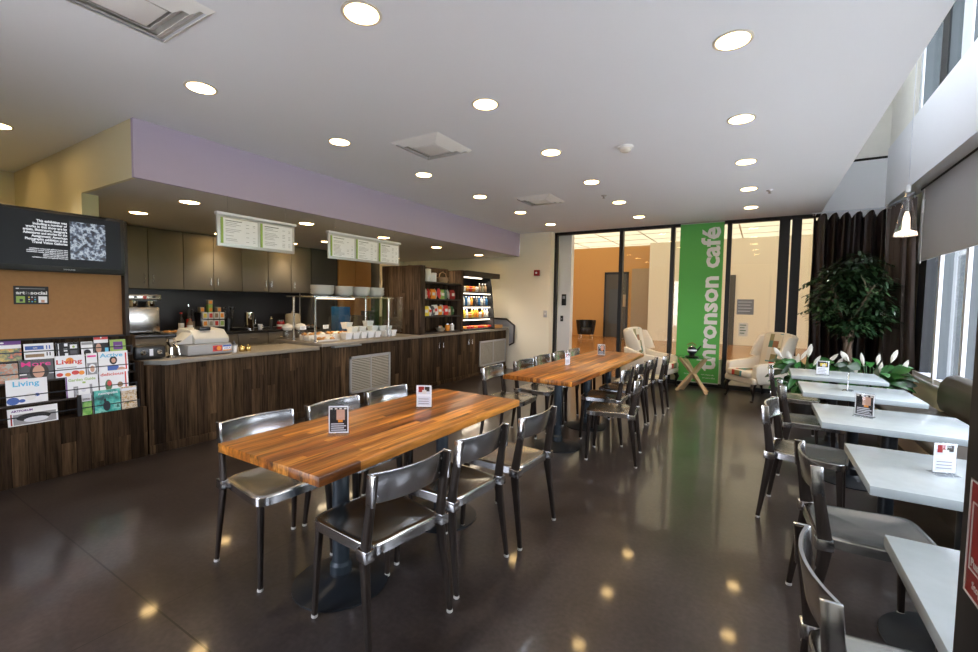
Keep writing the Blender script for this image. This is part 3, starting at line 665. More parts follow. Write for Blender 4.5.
# tea display
t = thing('tea_display', 'tiered display of small colourful tea boxes behind the register', 'display rack', (-7.3, 3.62, 0.92), group=None, world=True)
MB().box(-7.42, -7.22, 3.45, 3.80, 0.92, 1.22, M['black'], bev=0.004).build('rack', parent=t)
cols = ['orange', 'beige', 'red2', 'greenink', 'yellowink', 'red2', 'terracotta', 'orange']
for rr in range(2):
    for k in range(4):
        bx = MB().box(-7.222, -7.19, 3.465 + k * 0.083, 3.535 + k * 0.083, 1.0 + rr * 0.12, 1.10 + rr * 0.12, M['ivory'], bev=0.002).box(-7.19, -7.188, 3.477 + k * 0.083, 3.523 + k * 0.083, 1.02 + rr * 0.12, 1.085 + rr * 0.12, M[cols[rr * 4 + k]])
        bx.build('tea_box', parent=t)
for k, (yy, c) in enumerate(((3.50, 'beige'), (3.62, 'greenink'), (3.75, 'beige'))):
    MB().box(-7.35, -7.27, yy - 0.03, yy + 0.03, 1.22, 1.30 + (0.04 if k == 1 else 0), M[c], bev=0.004).box(-7.269, -7.267, yy - 0.02, yy + 0.02, 1.235, 1.285, M['orange']).build('top_canister', parent=t)
MB().box(-7.33, -7.27, 3.585, 3.655, 1.34, 1.41, M['beige'], bev=0.004).box(-7.269, -7.266, 3.60, 3.64, 1.355, 1.395, M['orange']).build('top_canister', parent=t)
t = thing('black_wire_basket', 'black wire utensil stand right of the tea display', 'utensil stand', (-7.35, 3.92, 0.92))
MB().lathe([(0.06, 0), (0.07, 0.2), (0.066, 0.2), (0.055, 0.01)]).build('holder', M['black'], t)
for k in range(6):
    a = k * 1.05
    MB().tube([(0.03 * math.cos(a), 0.03 * math.sin(a), 0.02), (0.08 * math.cos(a), 0.08 * math.sin(a), 0.34)], 0.006, 6).tube([(0.08 * math.cos(a), 0.08 * math.sin(a), 0.33), (0.09 * math.cos(a), 0.09 * math.sin(a), 0.38)], [0.008, 0.02], 8, M['steel'] if k % 2 else M['black']).build('utensil', M['black'], t)
t = thing('frying_pan', 'black frying pan left of the steel canister', 'pan', (-7.3, 4.05, 0.92))
MB().lathe([(0.11, 0), (0.14, 0.045), (0.136, 0.045), (0.10, 0.006)]).build('pan_body', M['black'], t)
MB().box(0.13, 0.30, -0.012, 0.012, 0.03, 0.045, bev=0.005).build('handle', M['black'], t)
t = thing('steel_canister', 'tall shiny steel canister on the back worktop', 'canister', (-7.27, 4.22, 0.92))
MB().lathe([(0.072, 0), (0.075, 0.01), (0.075, 0.29), (0.07, 0.295), (0.07, 0.29)], n=28).build('canister_body', M['chrome'], t)
MB().tube([(0.0, 0.075, 0.22), (0, 0.12, 0.2), (0, 0.12, 0.1), (0, 0.075, 0.08)], 0.007, 8).build('handle', M['chrome'], t)
t = thing('white_mug', 'small white cup right of the steel canister', 'cup', (-7.25, 4.40, 0.92))
MB().lathe([(0.03, 0), (0.04, 0.09), (0.036, 0.09), (0.026, 0.01)]).build('cup_body', M['white'], t)
MB().tube([(0, 0.036, 0.07), (0, 0.06, 0.06), (0, 0.055, 0.03), (0, 0.032, 0.025)], 0.005, 8).build('handle', M['white'], t)
t = thing('glass_jar', 'glass jar with red contents and steel lid on the back worktop', 'jar', (-7.25, 4.78, 0.92))
MB().lathe([(0.06, 0), (0.065, 0.01), (0.065, 0.11), (0.05, 0.13)]).build('jar_body', M['red'], t)
MB().lathe([(0.053, 0.13), (0.055, 0.155), (0.02, 0.16)]).build('lid', M['steel'], t)
MB().lathe([(0.0665, 0.04), (0.0665, 0.075)]).build('paper_label', M['ivory'], t)
t = thing('stone_crock', 'beige lidded crock at the right end of the back worktop', 'crock', (-7.3, 5.06, 0.92))
MB().lathe([(0.11, 0), (0.13, 0.02), (0.13, 0.23), (0.12, 0.245)], n=28).build('crock_body', M['beige'], t)
MB().lathe([(0.12, 0.245), (0.12, 0.26), (0.03, 0.265), (0.022, 0.31), (0.002, 0.315)], n=24).build('lid', M['beige'], t)
t = thing('sugar_dispenser', 'small dark dispenser between the cup and the glass jar', 'dispenser', (-7.25, 4.60, 0.92))
MB().lathe([(0.03, 0), (0.032, 0.14), (0.015, 0.17)]).build('dispenser_body', M['blackmatte'], t)
MB().lathe([(0.016, 0.17), (0.012, 0.21), (0.004, 0.22)]).build('spout', M['chrome'], t)
for k in range(3):
    t = thing('small_bowl', 'small bowl with pale food right of the stone crock, %s in its row' % ordinal(k), 'bowl', (-7.22, 5.24 + 0.09 * k, 0.92), group='small bowls by the crock')
    MB().lathe([(0.02, 0), (0.04, 0.035), (0.037, 0.035), (0.018, 0.006)]).build('bowl_body', M['ivory'], t)
    MB().lathe([(0.034, 0.03), (0.025, 0.045), (0.004, 0.05)]).build('food', M['bread'], t)

# prep table with cartons seen through the food display
t = thing('prep_table', 'low dark prep table in the kitchen behind the food display', 'table', (-6.5, 5.9, 0), world=True)
MB().box(-6.8, -6.2, 5.0, 7.0, 0.86, 0.90, M['steel'], bev=0.004).build('table_top', parent=t)
for xx in (-6.76, -6.24):
    for yy in (5.04, 6.96): MB().tube([(xx, yy, 0), (xx, yy, 0.86)], 0.02, 8).build('leg', M['steel'], t)
MB().box(-6.75, -6.25, 5.05, 6.95, 0.3, 0.32, M['steel']).build('lower_shelf', parent=t)
MB().box(-6.55, -6.35, 5.30, 5.56, 0.90, 1.32, M['bluebox'], bev=0.005).build('blue_carton', label='tall blue carton behind the food display', cat='box')
for k, (yy, h_, c) in enumerate(((5.85, 0.26, 'darkwood'), (6.15, 0.34, 'darkwood'), (6.45, 0.22, 'terracotta'))):
    MB().box(-6.6, -6.35, yy - 0.12, yy + 0.12, 0.90, 0.90 + h_, M[c], bev=0.01).build('bread_crate', label='brown crate of bread behind the food display, %s from the blue carton' % ordinal(k), cat='box', group='brown crates on the prep table')

# ================================================================== COUNTERS
t = thing('service_counter', 'low service counter clad in dark reclaimed wood, under the register', 'counter', (-4.95, 2.7, 0), world=True)
MB().box(-5.35, -4.72, 1.80, 3.655, 0.0, 0.815, M['reclaimed'], bev=0.003).build('wood_front', parent=t)
MB().box(-4.718, -4.70, 1.80, 3.655, 0.0, 0.08, M['reclaimed'], bev=0.003).build('base_board', parent=t)
MB().prism([(-5.38, 1.79), (-4.86, 1.79), (-4.69, 1.94), (-4.69, 3.62), (-5.38, 3.62)], 2, 0.815, 0.855, M['worktop'], bev=0.004).build('counter_top', parent=t)
MB().prism([(-4.86, 1.785), (-4.685, 1.94), (-4.688, 2.05), (-4.87, 1.80)], 2, 0.812, 0.852, M['worktop_edge']).build('metal_edge', parent=t)
YC0, YC1 = 3.66, 8.40
t = thing('display_counter', 'long reclaimed wood counter with two grilles carrying the food display and shelves', 'counter', (-4.95, 6.0, 0), world=True)
MB().box(-5.60, -4.70, YC0, YC1, 0.0, 0.85, M['reclaimed'], bev=0.003).build('wood_front', parent=t)
MB().box(-4.698, -4.68, YC0, YC1, 0.0, 0.07, M['reclaimed'], bev=0.003).build('base_board', parent=t)
MB().box(-5.66, -4.66, YC0 - 0.03, YC1 + 0.03, 0.85, 0.89, M['worktop'], bev=0.004).build('counter_top', parent=t)
for (a, e, z0, z1) in ((4.09, 4.85, 0.17, 0.68), (7.32, 8.36, 0.17, 0.67)):
    g = MB(); X_ = -4.695
    g.box(X_, X_ + 0.02, a, e, z0, z0 + 0.03).box(X_, X_ + 0.02, a, e, z1 - 0.03, z1).box(X_, X_ + 0.02, a, a + 0.03, z0, z1).box(X_, X_ + 0.02, e - 0.03, e, z0, z1).box(X_, X_ + 0.018, (a + e) / 2 - 0.01, (a + e) / 2 + 0.01, z0, z1)
    fr = g.build('grille_frame', M['greyframe'], t)
    MB().box(X_ - 0.004, X_ + 0.002, a + 0.02, e - 0.02, z0 + 0.02, z1 - 0.02).build('grille_backing', M['grille_dark'], t)
    g = MB(); n = 20
    for k in range(n):
        zz = z0 + 0.04 + (z1 - z0 - 0.08) * k / (n - 1)
        g.box(-0.009, 0.009, a + 0.03, e - 0.03, -0.0015, 0.0015, mx=Matrix.Translation((X_ + 0.009, 0, zz)) @ Matrix.Rotation(R(35), 4, 'Y'))
    g.build('louvres', M['grille'], t)
for (a, e) in ((5.25, 6.05), (6.07, 6.87)):
    pass
for yy in (6.02, 6.14, 6.92, 7.04):
    MB().tube([(-4.70, yy, 0.64), (-4.67, yy, 0.645), (-4.67, yy, 0.735), (-4.70, yy, 0.74)], 0.007, 8).build('door_handle', M['steel'], t)
for yy in (5.55, 6.08, 6.61, 6.98): MB().box(-4.70, -4.696, yy - 0.003, yy + 0.003, 0.09, 0.82, M['gap']).build('door_seam', parent=t)
t = thing('vent_grip', 'small metal ledge strip on the front of the display counter above the left grille', 'metal strip', (-4.66, 4.1, 0.8), world=True)
MB().box(-4.70, -4.63, 3.80, 4.25, 0.825, 0.848, M['worktop_edge'], bev=0.004).build('strip', parent=t)

# register and small things on the low counter
zc = 0.855
t = thing('cash_register', 'light grey cash register with two card logos on the low counter', 'cash register', (-4.98, 2.4, zc), world=True)
MB().box(-5.25, -4.80, 2.17, 2.60, zc + 0.008, zc + 0.115, M['register2'], bev=0.012).build('cash_drawer', parent=t)
MB().prism([(-5.22, zc + 0.115), (-4.84, zc + 0.115), (-4.83, zc + 0.17), (-4.93, zc + 0.255), (-5.18, zc + 0.27), (-5.22, zc + 0.2)], 1, 2.25, 2.59, M['register'], bev=0.012).build('keyboard_housing', parent=t)
MB().prism([(2.10, zc + 0.12), (2.26, zc + 0.12), (2.26, zc + 0.24), (2.18, zc + 0.17)], 0, -5.1, -4.88, M['register'], bev=0.01).build('side_printer', parent=t)
MB().box(-5.02, -4.90, 2.33, 2.44, zc + 0.25, zc + 0.285, M['black'], bev=0.008).build('customer_display', parent=t)
lg = MB(); lg.box(-4.80, -4.797, 2.405, 2.495, zc + 0.035, zc + 0.095, M['red2'])
lg.tube([(-4.797, 2.435, zc + 0.065), (-4.7955, 2.435, zc + 0.065)], 0.022, 20, M['red']).tube([(-4.797, 2.463, zc + 0.065), (-4.795, 2.463, zc + 0.065)], 0.022, 20, M['orange'])
lg.build('card_logo', parent=t)
lg = MB(); lg.box(-4.80, -4.797, 2.505, 2.59, zc + 0.035, zc + 0.095, M['white']).box(-4.797, -4.796, 2.505, 2.59, zc + 0.078, zc + 0.095, M['blueink']).box(-4.797, -4.796, 2.505, 2.59, zc + 0.035, zc + 0.046, M['orange'])
lg.merge(text_bm('VISA', 0.034, (-4.797, 2.513, zc + 0.05), (0, 1, 0), (0, 0, 1), fit=0.07), M['blueink'], False).build('card_logo', parent=t)
t = thing('twin_bean_grinder', 'black appliance with two chrome knobs at the left end of the low counter', 'appliance', (-4.95, 1.92, zc), world=True)
MB().box(-5.10, -4.86, 1.76, 2.01, zc + 0.005, zc + 0.13, M['black'], bev=0.02).build('housing', parent=t)
for yy in (1.82, 1.95): MB().tube([(-4.862, yy, zc + 0.07), (-4.845, yy, zc + 0.07), (-4.835, yy, zc + 0.07)], [0.022, 0.022, 0.01], 16).build('knob', M['chrome'], t)
MB().box(-4.86, -4.855, 1.872, 1.9, zc + 0.035, zc + 0.10, M['mull']).build('switch_plate', parent=t)
t = thing('napkin_dispenser', 'chrome bell and tap-like dispenser just left of the register', 'dispenser', (-4.90, 2.07, zc))
MB().lathe([(0.045, 0), (0.04, 0.012), (0.02, 0.03), (0.015, 0.1), (0.035, 0.13), (0.045, 0.155), (0.035, 0.18), (0.005, 0.19)]).build('stem_and_globe', M['chrome'], t)
MB().tube([(0.02, 0, 0.14), (0.09, 0.02, 0.10), (0.10, 0.03, 0.03)], 0.008, 8).build('spout', M['chrome'], t)
MB().tube([(0, 0.02, 0.15), (0.0, 0.13, 0.155)], 0.007, 8).build('lever', M['black'], t)
t = thing('paper_cup', 'white paper cup with lid right of the register', 'cup', (-4.86, 2.655, zc))
MB().lathe([(0.024, 0), (0.032, 0.075), (0.034, 0.078)]).build('cup_body', M['white'], t)
MB().lathe([(0.034, 0.078), (0.03, 0.088), (0.012, 0.09), (0.01, 0.12), (0.003, 0.125)]).build('lid', M['greyink'], t)
for k in range(2):
    t = thing('brass_jar', 'small brass tip jar right of the white cup, %s one' % ordinal(k), 'jar', (-4.88, 2.75 + 0.07 * k, zc), group='brass jars on the low counter')
    MB().lathe([(0.025, 0), (0.03, 0.01), (0.03, 0.05), (0.024, 0.06), (0.004, 0.062)]).build('jar_body', M['brass'], t)
    MB().lathe([(0.008, 0.06), (0.008, 0.075), (0.002, 0.08)]).build('lid_knob', M['brass'], t)

# food display (sneeze guard)
zt = 0.89
t = thing('food_display_guard', 'glass sneeze guard with overshelf and metal posts on the display counter', 'sneeze guard', (-5.1, 4.4, zt), world=True)
for (x, y_) in ((-4.88, 3.70), (-5.38, 3.74), (-4.88, 5.02), (-5.38, 5.02)):
    p = MB().tube([(x, y_, zt), (x, y_, 1.47)], 0.014, 10).build('post', M['steel'], t)
    MB().lathe([(0.03, 0), (0.03, 0.008), (0.016, 0.02)], x, y_, 14, cz=zt).build('post_foot', M['steel'], p)
MB().box(-5.42, -4.86, 3.66, 5.12, 1.47, 1.49, M['steel'], bev=0.004).build('overshelf', parent=t)
MB().box(-4.86, -4.853, 3.66, 5.30, 1.0, 1.50, M['glass']).build('front_pane', parent=t)
MB().box(-5.3, -4.86, 5.28, 5.286, 0.95, 1.46, M['glass']).build('side_pane', parent=t)
MB().box(-5.15, -5.05, 3.9, 4.5, 1.452, 1.468, M['lamp_soft']).build('heat_lamp', parent=t)
MB().box(-4.90, -4.87, 3.98, 4.03, zt, 1.0, M['acrylic'], bev=0.004).build('glass_clip', parent=t)
d = bpy.data.lights.new('heat_lamp_glow', 'AREA'); d.shape = 'RECTANGLE'; d.size = 0.1; d.size_y = 0.6; d.energy = 3; d.color = (1, 0.75, 0.45)
o = bpy.data.objects.new('heat_lamp_glow', d); o.location = (-5.10, 4.2, 1.445); C.objects.link(o); o.parent = t; o.matrix_parent_inverse = Matrix.Translation(-Vector(t['w_loc']))
def bowl_stack(y_, r, n, lab, x=-5.10):
    t0 = None
    for k in range(n):
        l = '%s white bowl of the %s on the display overshelf' % (['bottom', 'second', 'third', 'fourth', 'top'][k], lab)
        if k == 0:
            t0 = MB().lathe([(r * 0.5, 0), (r * 0.9, 0.03), (r, 0.055), (r * 0.97, 0.055), (r * 0.85, 0.03), (r * 0.4, 0.008)], n=26).build('bowl', M['ivory'], label=l, cat='bowl', group='bowls in the ' + lab)
            t0.location = (x, y_, 1.49)
        else:
            c = t0.copy(); C.objects.link(c); c['label'] = l; c.location = (x + 0.004 * ((k * 7) % 3 - 1), y_, 1.49 + k * 0.023)
bowl_stack(3.98, 0.155, 5, 'leftmost and widest stack')
bowl_stack(4.34, 0.14, 5, 'second stack from the left')
bowl_stack(4.65, 0.145, 5, 'third stack from the left')
bowl_stack(4.95, 0.14, 5, 'rightmost stack')
for k, (x, y_, l) in enumerate(((-4.98, 3.92, 'white tray of pastries at the front left of the food display'), (-5.22, 3.95, 'white tray of sandwiches behind, at the left of the food display'), (-5.2, 4.32, 'white tray of pale pastries in the middle back of the food display'))):
    t = thing('food_tray', l, 'tray', (x, y_, zt + (0.0 if k == 0 else 0.05)))
    MB().box(-0.10, 0.10, -0.17, 0.17, -0.0 if k == 0 else -0.05, 0.012, M['ivory'], bev=0.006).box(-0.10, -0.092, -0.17, 0.17, 0.01, 0.025, M['ivory']).box(0.092, 0.10, -0.17, 0.17, 0.01, 0.025, M['ivory']).build('tray', parent=t)
    for i in range(7):
        px_, py_ = -0.05 + 0.1 * (i % 2), -0.13 + 0.043 * i
        MB().lathe([(0.012, 0), (0.036, 0.008), (0.038, 0.02), (0.025, 0.035), (0.003, 0.04)], px_, py_, 12, cz=0.012).build('pastry', M['bread'] if (i + k) % 3 else M['ivory'], t)
for k, (x, y_, z_) in enumerate(((-5.18, 3.74, 1.08), (-5.18, 4.10, 1.08))):
    t = thing('price_card', 'small white price card standing over the trays, %s one' % ('left' if k == 0 else 'right'), 'price card', (x, y_, zt), group='price cards in the food display')
    MB().box(-0.002, 0.002, -0.045, 0.045, 0.15, 0.20, M['paper']).build('card', parent=t)
    MB().tube([(0, 0, 0), (0, 0, 0.15)], 0.003, 6).build('stake', M['steel'], t)
    MB().box(0.002, 0.003, -0.03, 0.03, 0.182, 0.188, M['greyink']).box(0.002, 0.003, -0.03, 0.02, 0.166, 0.171, M['greyink']).build('lettering', parent=t)
sq = None
spots_ = [(-4.97, 4.28, 0), (-4.97, 4.42, 0), (-4.97, 4.56, 0), (-4.97, 4.70, 0), (-4.97, 4.84, 0), (-5.1, 4.5, 0.07), (-5.1, 4.66, 0.07), (-5.1, 4.9, 0.07), (-5.12, 4.42, 0.0), (-5.12, 4.58, 0), (-5.12, 4.86, 0), (-5.22, 4.5, 0.13), (-5.22, 4.92, 0.14), (-4.97, 5.05, 0), (-4.97, 5.17, 0), (-5.1, 5.06, 0.06), (-5.1, 5.2, 0.06)]
tubrow = [0, 0, 0, 0, 0, 1, 1, 1, 2, 2, 2, 3, 3, 0, 0, 1, 1]; tubn = [0, 1, 2, 3, 4, 0, 1, 2, 0, 1, 2, 0, 1, 5, 6, 3, 4]
for k, (x, y_, dz) in enumerate(spots_):
    lab = ['white square tub in the front row, %s from the left', 'raised white square tub behind the front row, %s from the left', 'white square tub at low back level, %s from the left', 'highest white square tub, %s from the left'][tubrow[k]] % ordinal(tubn[k])
    if sq is None:
        sq = thing('food_tub', lab, 'tub', (x, y_, zt), group='white square tubs in the food display')
        rings = []
        for s_, z_ in ((0.045, 0), (0.062, 0.09), (0.066, 0.09), (0.066, 0.094), (0.058, 0.094), (0.042, 0.01)):
            rings.append([(-s_, -s_, z_), (s_, -s_, z_), (s_, s_, z_), (-s_, s_, z_)])
        MB().loft(rings, smooth=False).build('tub_body', M['white'], sq)
        MB().box(-0.045, 0.045, -0.045, 0.045, 0.06, 0.07, M['leaf2'], bev=0.008).build('salad', parent=sq)
    else: dup(sq, (x, y_, zt + dz), 0.1 * (k % 3 - 1), lab)
MB().box(-5.34, -5.05, 4.38, 5.28, zt, zt + 0.0, M['ivory']).build('riser') if False else None
MB().box(-5.30, -5.03, 4.36, 5.28, zt, zt + 0.058, M['darkwood'], bev=0.004).build('display_riser', label='low dark riser under the raised white tubs', cat='riser')
for k, y_ in enumerate((3.66, 3.86)):
    t = thing('bread_basket', 'rounded pale bread loaf at the far left of the display, %s of two' % ('left' if k == 0 else 'right'), 'bread', (-5.55, y_ + 0.1, zt), group='pale loaves behind the glass')
    MB().lathe([(0.05, 0), (0.06, 0.12), (0.055, 0.125)]).build('jar', M['glass'], t)
    MB().lathe([(0.055, 0.125), (0.075, 0.16), (0.06, 0.20), (0.01, 0.22)]).build('loaf', M['ivory'], t)

# tall side panel + snack shelf + open cooler
t = thing('snack_shelf', 'tall reclaimed wood shelf unit of snack bags on the display counter', 'shelf unit', (-5.1, 6.2, zt), world=True)
MB().box(-5.60, -4.74, 5.60, 5.72, zt, 2.03, M['reclaimed_x'], bev=0.003).build('side_panel', parent=t)
MB().box(-5.10, -4.76, 6.80, 6.86, zt, 2.03, M['reclaimed_x'], bev=0.003).build('side_panel', parent=t)
MB().box(-5.12, -5.08, 5.72, 6.80, zt, 2.05, M['reclaimed'], bev=0.003).build('back_panel', parent=t)
for z_ in (0.90, 1.18, 1.475, 1.765):
    MB().box(-5.08, -4.78, 5.72, 6.80, z_ - 0.012, z_ + 0.012, M['darkwood'], bev=0.003).build('shelf', parent=t)
MB().box(-5.08, -4.78, 5.72, 6.80, 2.005, 2.03, M['darkwood'], bev=0.003).build('top_board', parent=t) if False else None
bagc = ['red2', 'ivory', 'red2', 'orange', 'ivory', 'red2', 'greenink', 'leaf2', 'ivory', 'red']
bagc2 = ['beige', 'yellowink', 'ivory', 'greyink', 'ivory', 'orange', 'ivory', 'red2', 'terracotta', 'leaf2']
bagp = {}; brnd = random.Random(4)
def bag(x, y_, z_, c, lean, lab, grp):
    if c not in bagp:
        t = thing('snack_bag', lab, 'snack bag', (x, y_, z_), lean, group=grp)
        rings = []
        for k in range(6):
            f = k / 5; wd = 0.055; dp = 0.004 + 0.024 * math.sin(PI * f)
            rings.append([(-dp - 0.02 * f, -wd, 0.17 * f), (dp - 0.02 * f, -wd, 0.17 * f), (dp * 1.2 - 0.02 * f, 0, 0.17 * f), (dp - 0.02 * f, wd, 0.17 * f), (-dp - 0.02 * f, wd, 0.17 * f), (-dp * 1.2 - 0.02 * f, 0, 0.17 * f)])
        MB().loft(rings).build('bag_body', M[c], t)
        MB().box(0.022, 0.026, -0.03, 0.03, 0.06, 0.11, M['ivory' if c != 'ivory' else 'red2'], bev=0.001).build('bag_print', parent=t)
        bagp[c] = t; return t
    o = dup(bagp[c], (x, y_, z_ + 0.012), lean, lab, grp); o.rotation_euler.x = R(brnd.uniform(-22, 6)); o.scale = (1, 0.8 + 0.25 * brnd.random(), 0.85 + 0.25 * brnd.random())
    return o
cn = {'red2': 'bright red', 'ivory': 'white', 'orange': 'orange', 'greenink': 'olive green', 'leaf2': 'dark green', 'red': 'dark red', 'beige': 'beige', 'yellowink': 'yellow', 'greyink': 'charcoal', 'terracotta': 'brown'}
for k in range(10): bag(-4.88 + 0.02 * (k % 2), 5.79 + k * 0.094, 1.487, bagc[k], R(25 if k % 3 else -12), '%s snack bag on the upper snack shelf, %s from the left' % (cn[bagc[k]], ordinal(k)), 'snack bags on the upper shelf')
for k in range(10): bag(-4.88 + 0.02 * (k % 2), 5.79 + k * 0.094, 1.192, bagc2[k], R(-22 if k % 3 else 14), '%s snack bag on the lower snack shelf, %s from the left' % (cn[bagc2[k]], ordinal(k)), 'snack bags on the lower shelf')
for k, y_ in enumerate((5.86, 6.02, 6.17)):
    t = thing('cup_tower', 'white stack of lids or cups on top of the snack shelf, %s from the left' % ordinal(k), 'cups', (-4.92, y_ - 0.02, 1.777), group='white cup stacks on the top shelf')
    h_ = 0.22 if k == 1 else (0.16 if k == 2 else 0.2)
    MB().lathe([(0.045, 0), (0.055, 0.01), (0.055, h_), (0.03, h_ + 0.004)], n=20).build('cup_column', M['white'], t)
    MB().lathe([(0.057, h_ - 0.02), (0.057, h_ - 0.012)], n=20).build('rim', M['ivory'], t)
t = thing('wicker_basket', 'brown wicker basket on the top snack shelf', 'basket', (-4.95, 6.46, 1.777))
MB().lathe([(0.09, 0), (0.12, 0.1), (0.115, 0.1), (0.085, 0.01)]).build('basket_body', M['terracotta'], t)
MB().tube([(0, -0.11, 0.1), (0, -0.08, 0.17), (0, 0, 0.20), (0, 0.08, 0.17), (0, 0.11, 0.1)], 0.007, 8).build('handle', M['terracotta'], t)
t = thing('snack_basket', 'pale bowl of packets on the lowest snack shelf', 'bowl', (-4.88, 6.32, 0.912))
MB().lathe([(0.06, 0), (0.09, 0.06), (0.086, 0.06), (0.05, 0.01)]).build('bowl_body', M['beige'], t)
for k in range(5): MB().box(-0.03, 0.03, -0.006, 0.006, 0.04, 0.10, M[['ivory', 'orange', 'red2', 'ivory', 'greenink'][k]], mx=Matrix.Translation((0, -0.05 + 0.025 * k, 0)) @ Matrix.Rotation(R(12 * (k - 2)), 4, 'X')).build('packet', parent=t)
for k in range(2):
    t = thing('candy_jar', 'small jar of sweets on the lowest snack shelf, %s one' % ('left' if k == 0 else 'right'), 'jar', (-4.88, 6.52 + 0.14 * k, 0.912), group='sweet jars')
    MB().lathe([(0.04, 0), (0.042, 0.10), (0.03, 0.11)]).build('jar_body', M[['orange', 'ivory'][k]], t)
    MB().lathe([(0.034, 0.11), (0.034, 0.13), (0.01, 0.135)]).build('lid', M['steel'], t)

t = thing('open_cooler', 'dark open-front drinks cooler with lit shelves on the display counter', 'cooler', (-5.1, 7.4, zt), world=True)
MB().box(-5.40, -4.86, 6.875, 6.90, zt, 1.97, M['blackmatte'], bev=0.003).build('side_panel', parent=t)
MB().prism([(-5.40, zt), (-4.74, zt), (-4.80, 1.5), (-4.86, 1.97), (-5.40, 1.97)], 1, 7.96, 7.99, M['blackmatte']).build('side_panel', parent=t)
MB().box(-5.40, -5.36, 6.90, 7.96, zt, 1.97, M['blackmatte']).build('back_panel', parent=t)
MB().box(-5.42, -4.68, 6.87, 8.06, 1.93, 2.03, M['darkwood'], bev=0.006).build('canopy', parent=t)
for k, z_ in enumerate((0.92, 1.13, 1.37, 1.64)):
    MB().box(-5.36, -4.80 + 0.02 * (3 - k), 6.90, 7.96, z_ - 0.015, z_ + 0.005, M['blackmatte'], bev=0.002).build('shelf', parent=t)
for k, z_ in enumerate((1.09, 1.335, 1.605, 1.915)):
    MB().box(-4.87, -4.83, 6.93, 7.93 if k < 3 else 7.6, z_ - 0.008, z_ + 0.008, M['lamp_cool']).build('light_tube', parent=t)
    d = bpy.data.lights.new('shelf_glow', 'AREA'); d.shape = 'RECTANGLE'; d.size = 0.04; d.size_y = 1.0; d.energy = 2.2; d.color = (1, 0.85, 0.65)
    o = bpy.data.objects.new('shelf_glow', d); o.location = (-4.86, 7.43, z_ - 0.012); C.objects.link(o); o.parent = t; o.matrix_parent_inverse = Matrix.Translation(-Vector(t['w_loc']))
dr = {}
def drink(kind, x, y_, z_, c, lab, grp):
    key = (kind, c)
    if key in dr: return dup(dr[key], (x, y_, z_), 0, lab, grp)
    if kind == 'bottle':
        t = thing('drink_bottle', lab, 'bottle', (x, y_, z_), group=grp)
        MB().lathe([(0.028, 0), (0.033, 0.01), (0.033, 0.10), (0.014, 0.145), (0.014, 0.16)], n=12).build('bottle_body', M[c], t)
        MB().lathe([(0.016, 0.16), (0.016, 0.178), (0.008, 0.18)], n=10).build('cap', M['white' if c != 'ivory' else 'blueink'], t)
    else:
        t = thing('fruit_pot', lab, 'food pot', (x, y_, z_), group=grp)
        MB().lathe([(0.035, 0), (0.05, 0.06), (0.05, 0.09), (0.03, 0.105), (0.004, 0.11)], n=14).build('pot_body', M[c], t)
        MB().lathe([(0.052, 0.06), (0.052, 0.068)], n=14).build('rim', M['ivory'], t)
    dr[key] = t; return t
c1 = ['orange', 'ivory', 'orange', 'red2', 'orange', 'ivory', 'terracotta', 'beige', 'terracotta']
c2 = ['midgrey', 'ivory', 'bluebox', 'ivory', 'orange', 'black', 'greyink', 'bluebox', 'ivory', 'midgrey', 'bluebox']
c3 = ['ivory', 'yellowink', 'ivory', 'orange', 'yellowink', 'orange', 'orange', 'ivory', 'orange', 'ivory', 'ivory']
cn.update({'midgrey': 'pale grey', 'bluebox': 'blue', 'black': 'black'})
for k in range(9): drink('pot' if k < 6 else 'bottle', -4.93, 6.99 + 0.112 * k, 1.645, c1[k], '%s tub or jar on the top cooler shelf, %s from the left' % (cn[c1[k]], ordinal(k)), 'tubs on the top cooler shelf')
for k in range(11): drink('bottle', -4.91, 6.97 + 0.093 * k, 1.375, c2[k], '%s drink bottle on the middle cooler shelf, %s from the left' % (cn[c2[k]], ordinal(k)), 'bottles on the middle cooler shelf')
for k in range(11): drink('bottle' if k % 4 != 3 else 'pot', -4.89, 6.97 + 0.093 * k, 1.135, c3[k], '%s juice on the lower cooler shelf, %s from the left' % (cn[c3[k]], ordinal(k)), 'juices on the lower cooler shelf')
for k in range(8):
    o = MB().box(-4.95, -4.80, 6.94 + 0.128 * k, 7.05 + 0.128 * k, 0.926, 0.97, M['red2' if k % 3 else 'orange'], bev=0.01).build('meal_pack', label='red meal pack on the bottom cooler tray, %s from the left' % ordinal(k), cat='food pack', group='red packs at the bottom of the cooler')
# end guard beyond the counter
t = thing('end_guard', 'low angled glass guard in a dark frame at the far end of the display counter', 'guard', (-4.75, 8.36, 0.6), world=True)
poly = [(-5.05, 1.09), (-4.72, 1.085), (-4.52, 0.95), (-4.53, 0.58), (-4.60, 0.56), (-4.64, 0.60)]
b = MB()
pts = [(-5.05, 8.442, 1.09), (-4.72, 8.442, 1.085), (-4.52, 8.442, 0.95), (-4.53, 8.442, 0.58), (-4.64, 8.442, 0.52)]
for i in range(4): b.tube([pts[i], pts[i + 1]], 0.018, 8)
b.build('frame', M['darkwood'], t)
MB().prism([(-5.05, 1.08), (-4.72, 1.075), (-4.53, 0.945), (-4.54, 0.60), (-4.65, 0.54), (-4.65, 0.92), (-5.05, 0.92)], 1, 8.444, 8.452, M['midgrey']).build('side_glass', parent=t)
MB().box(-5.05, -4.80, 8.02, 8.42, 0.892, 0.96, M['oakdoor'], bev=0.004).build('tray_box', parent=t)

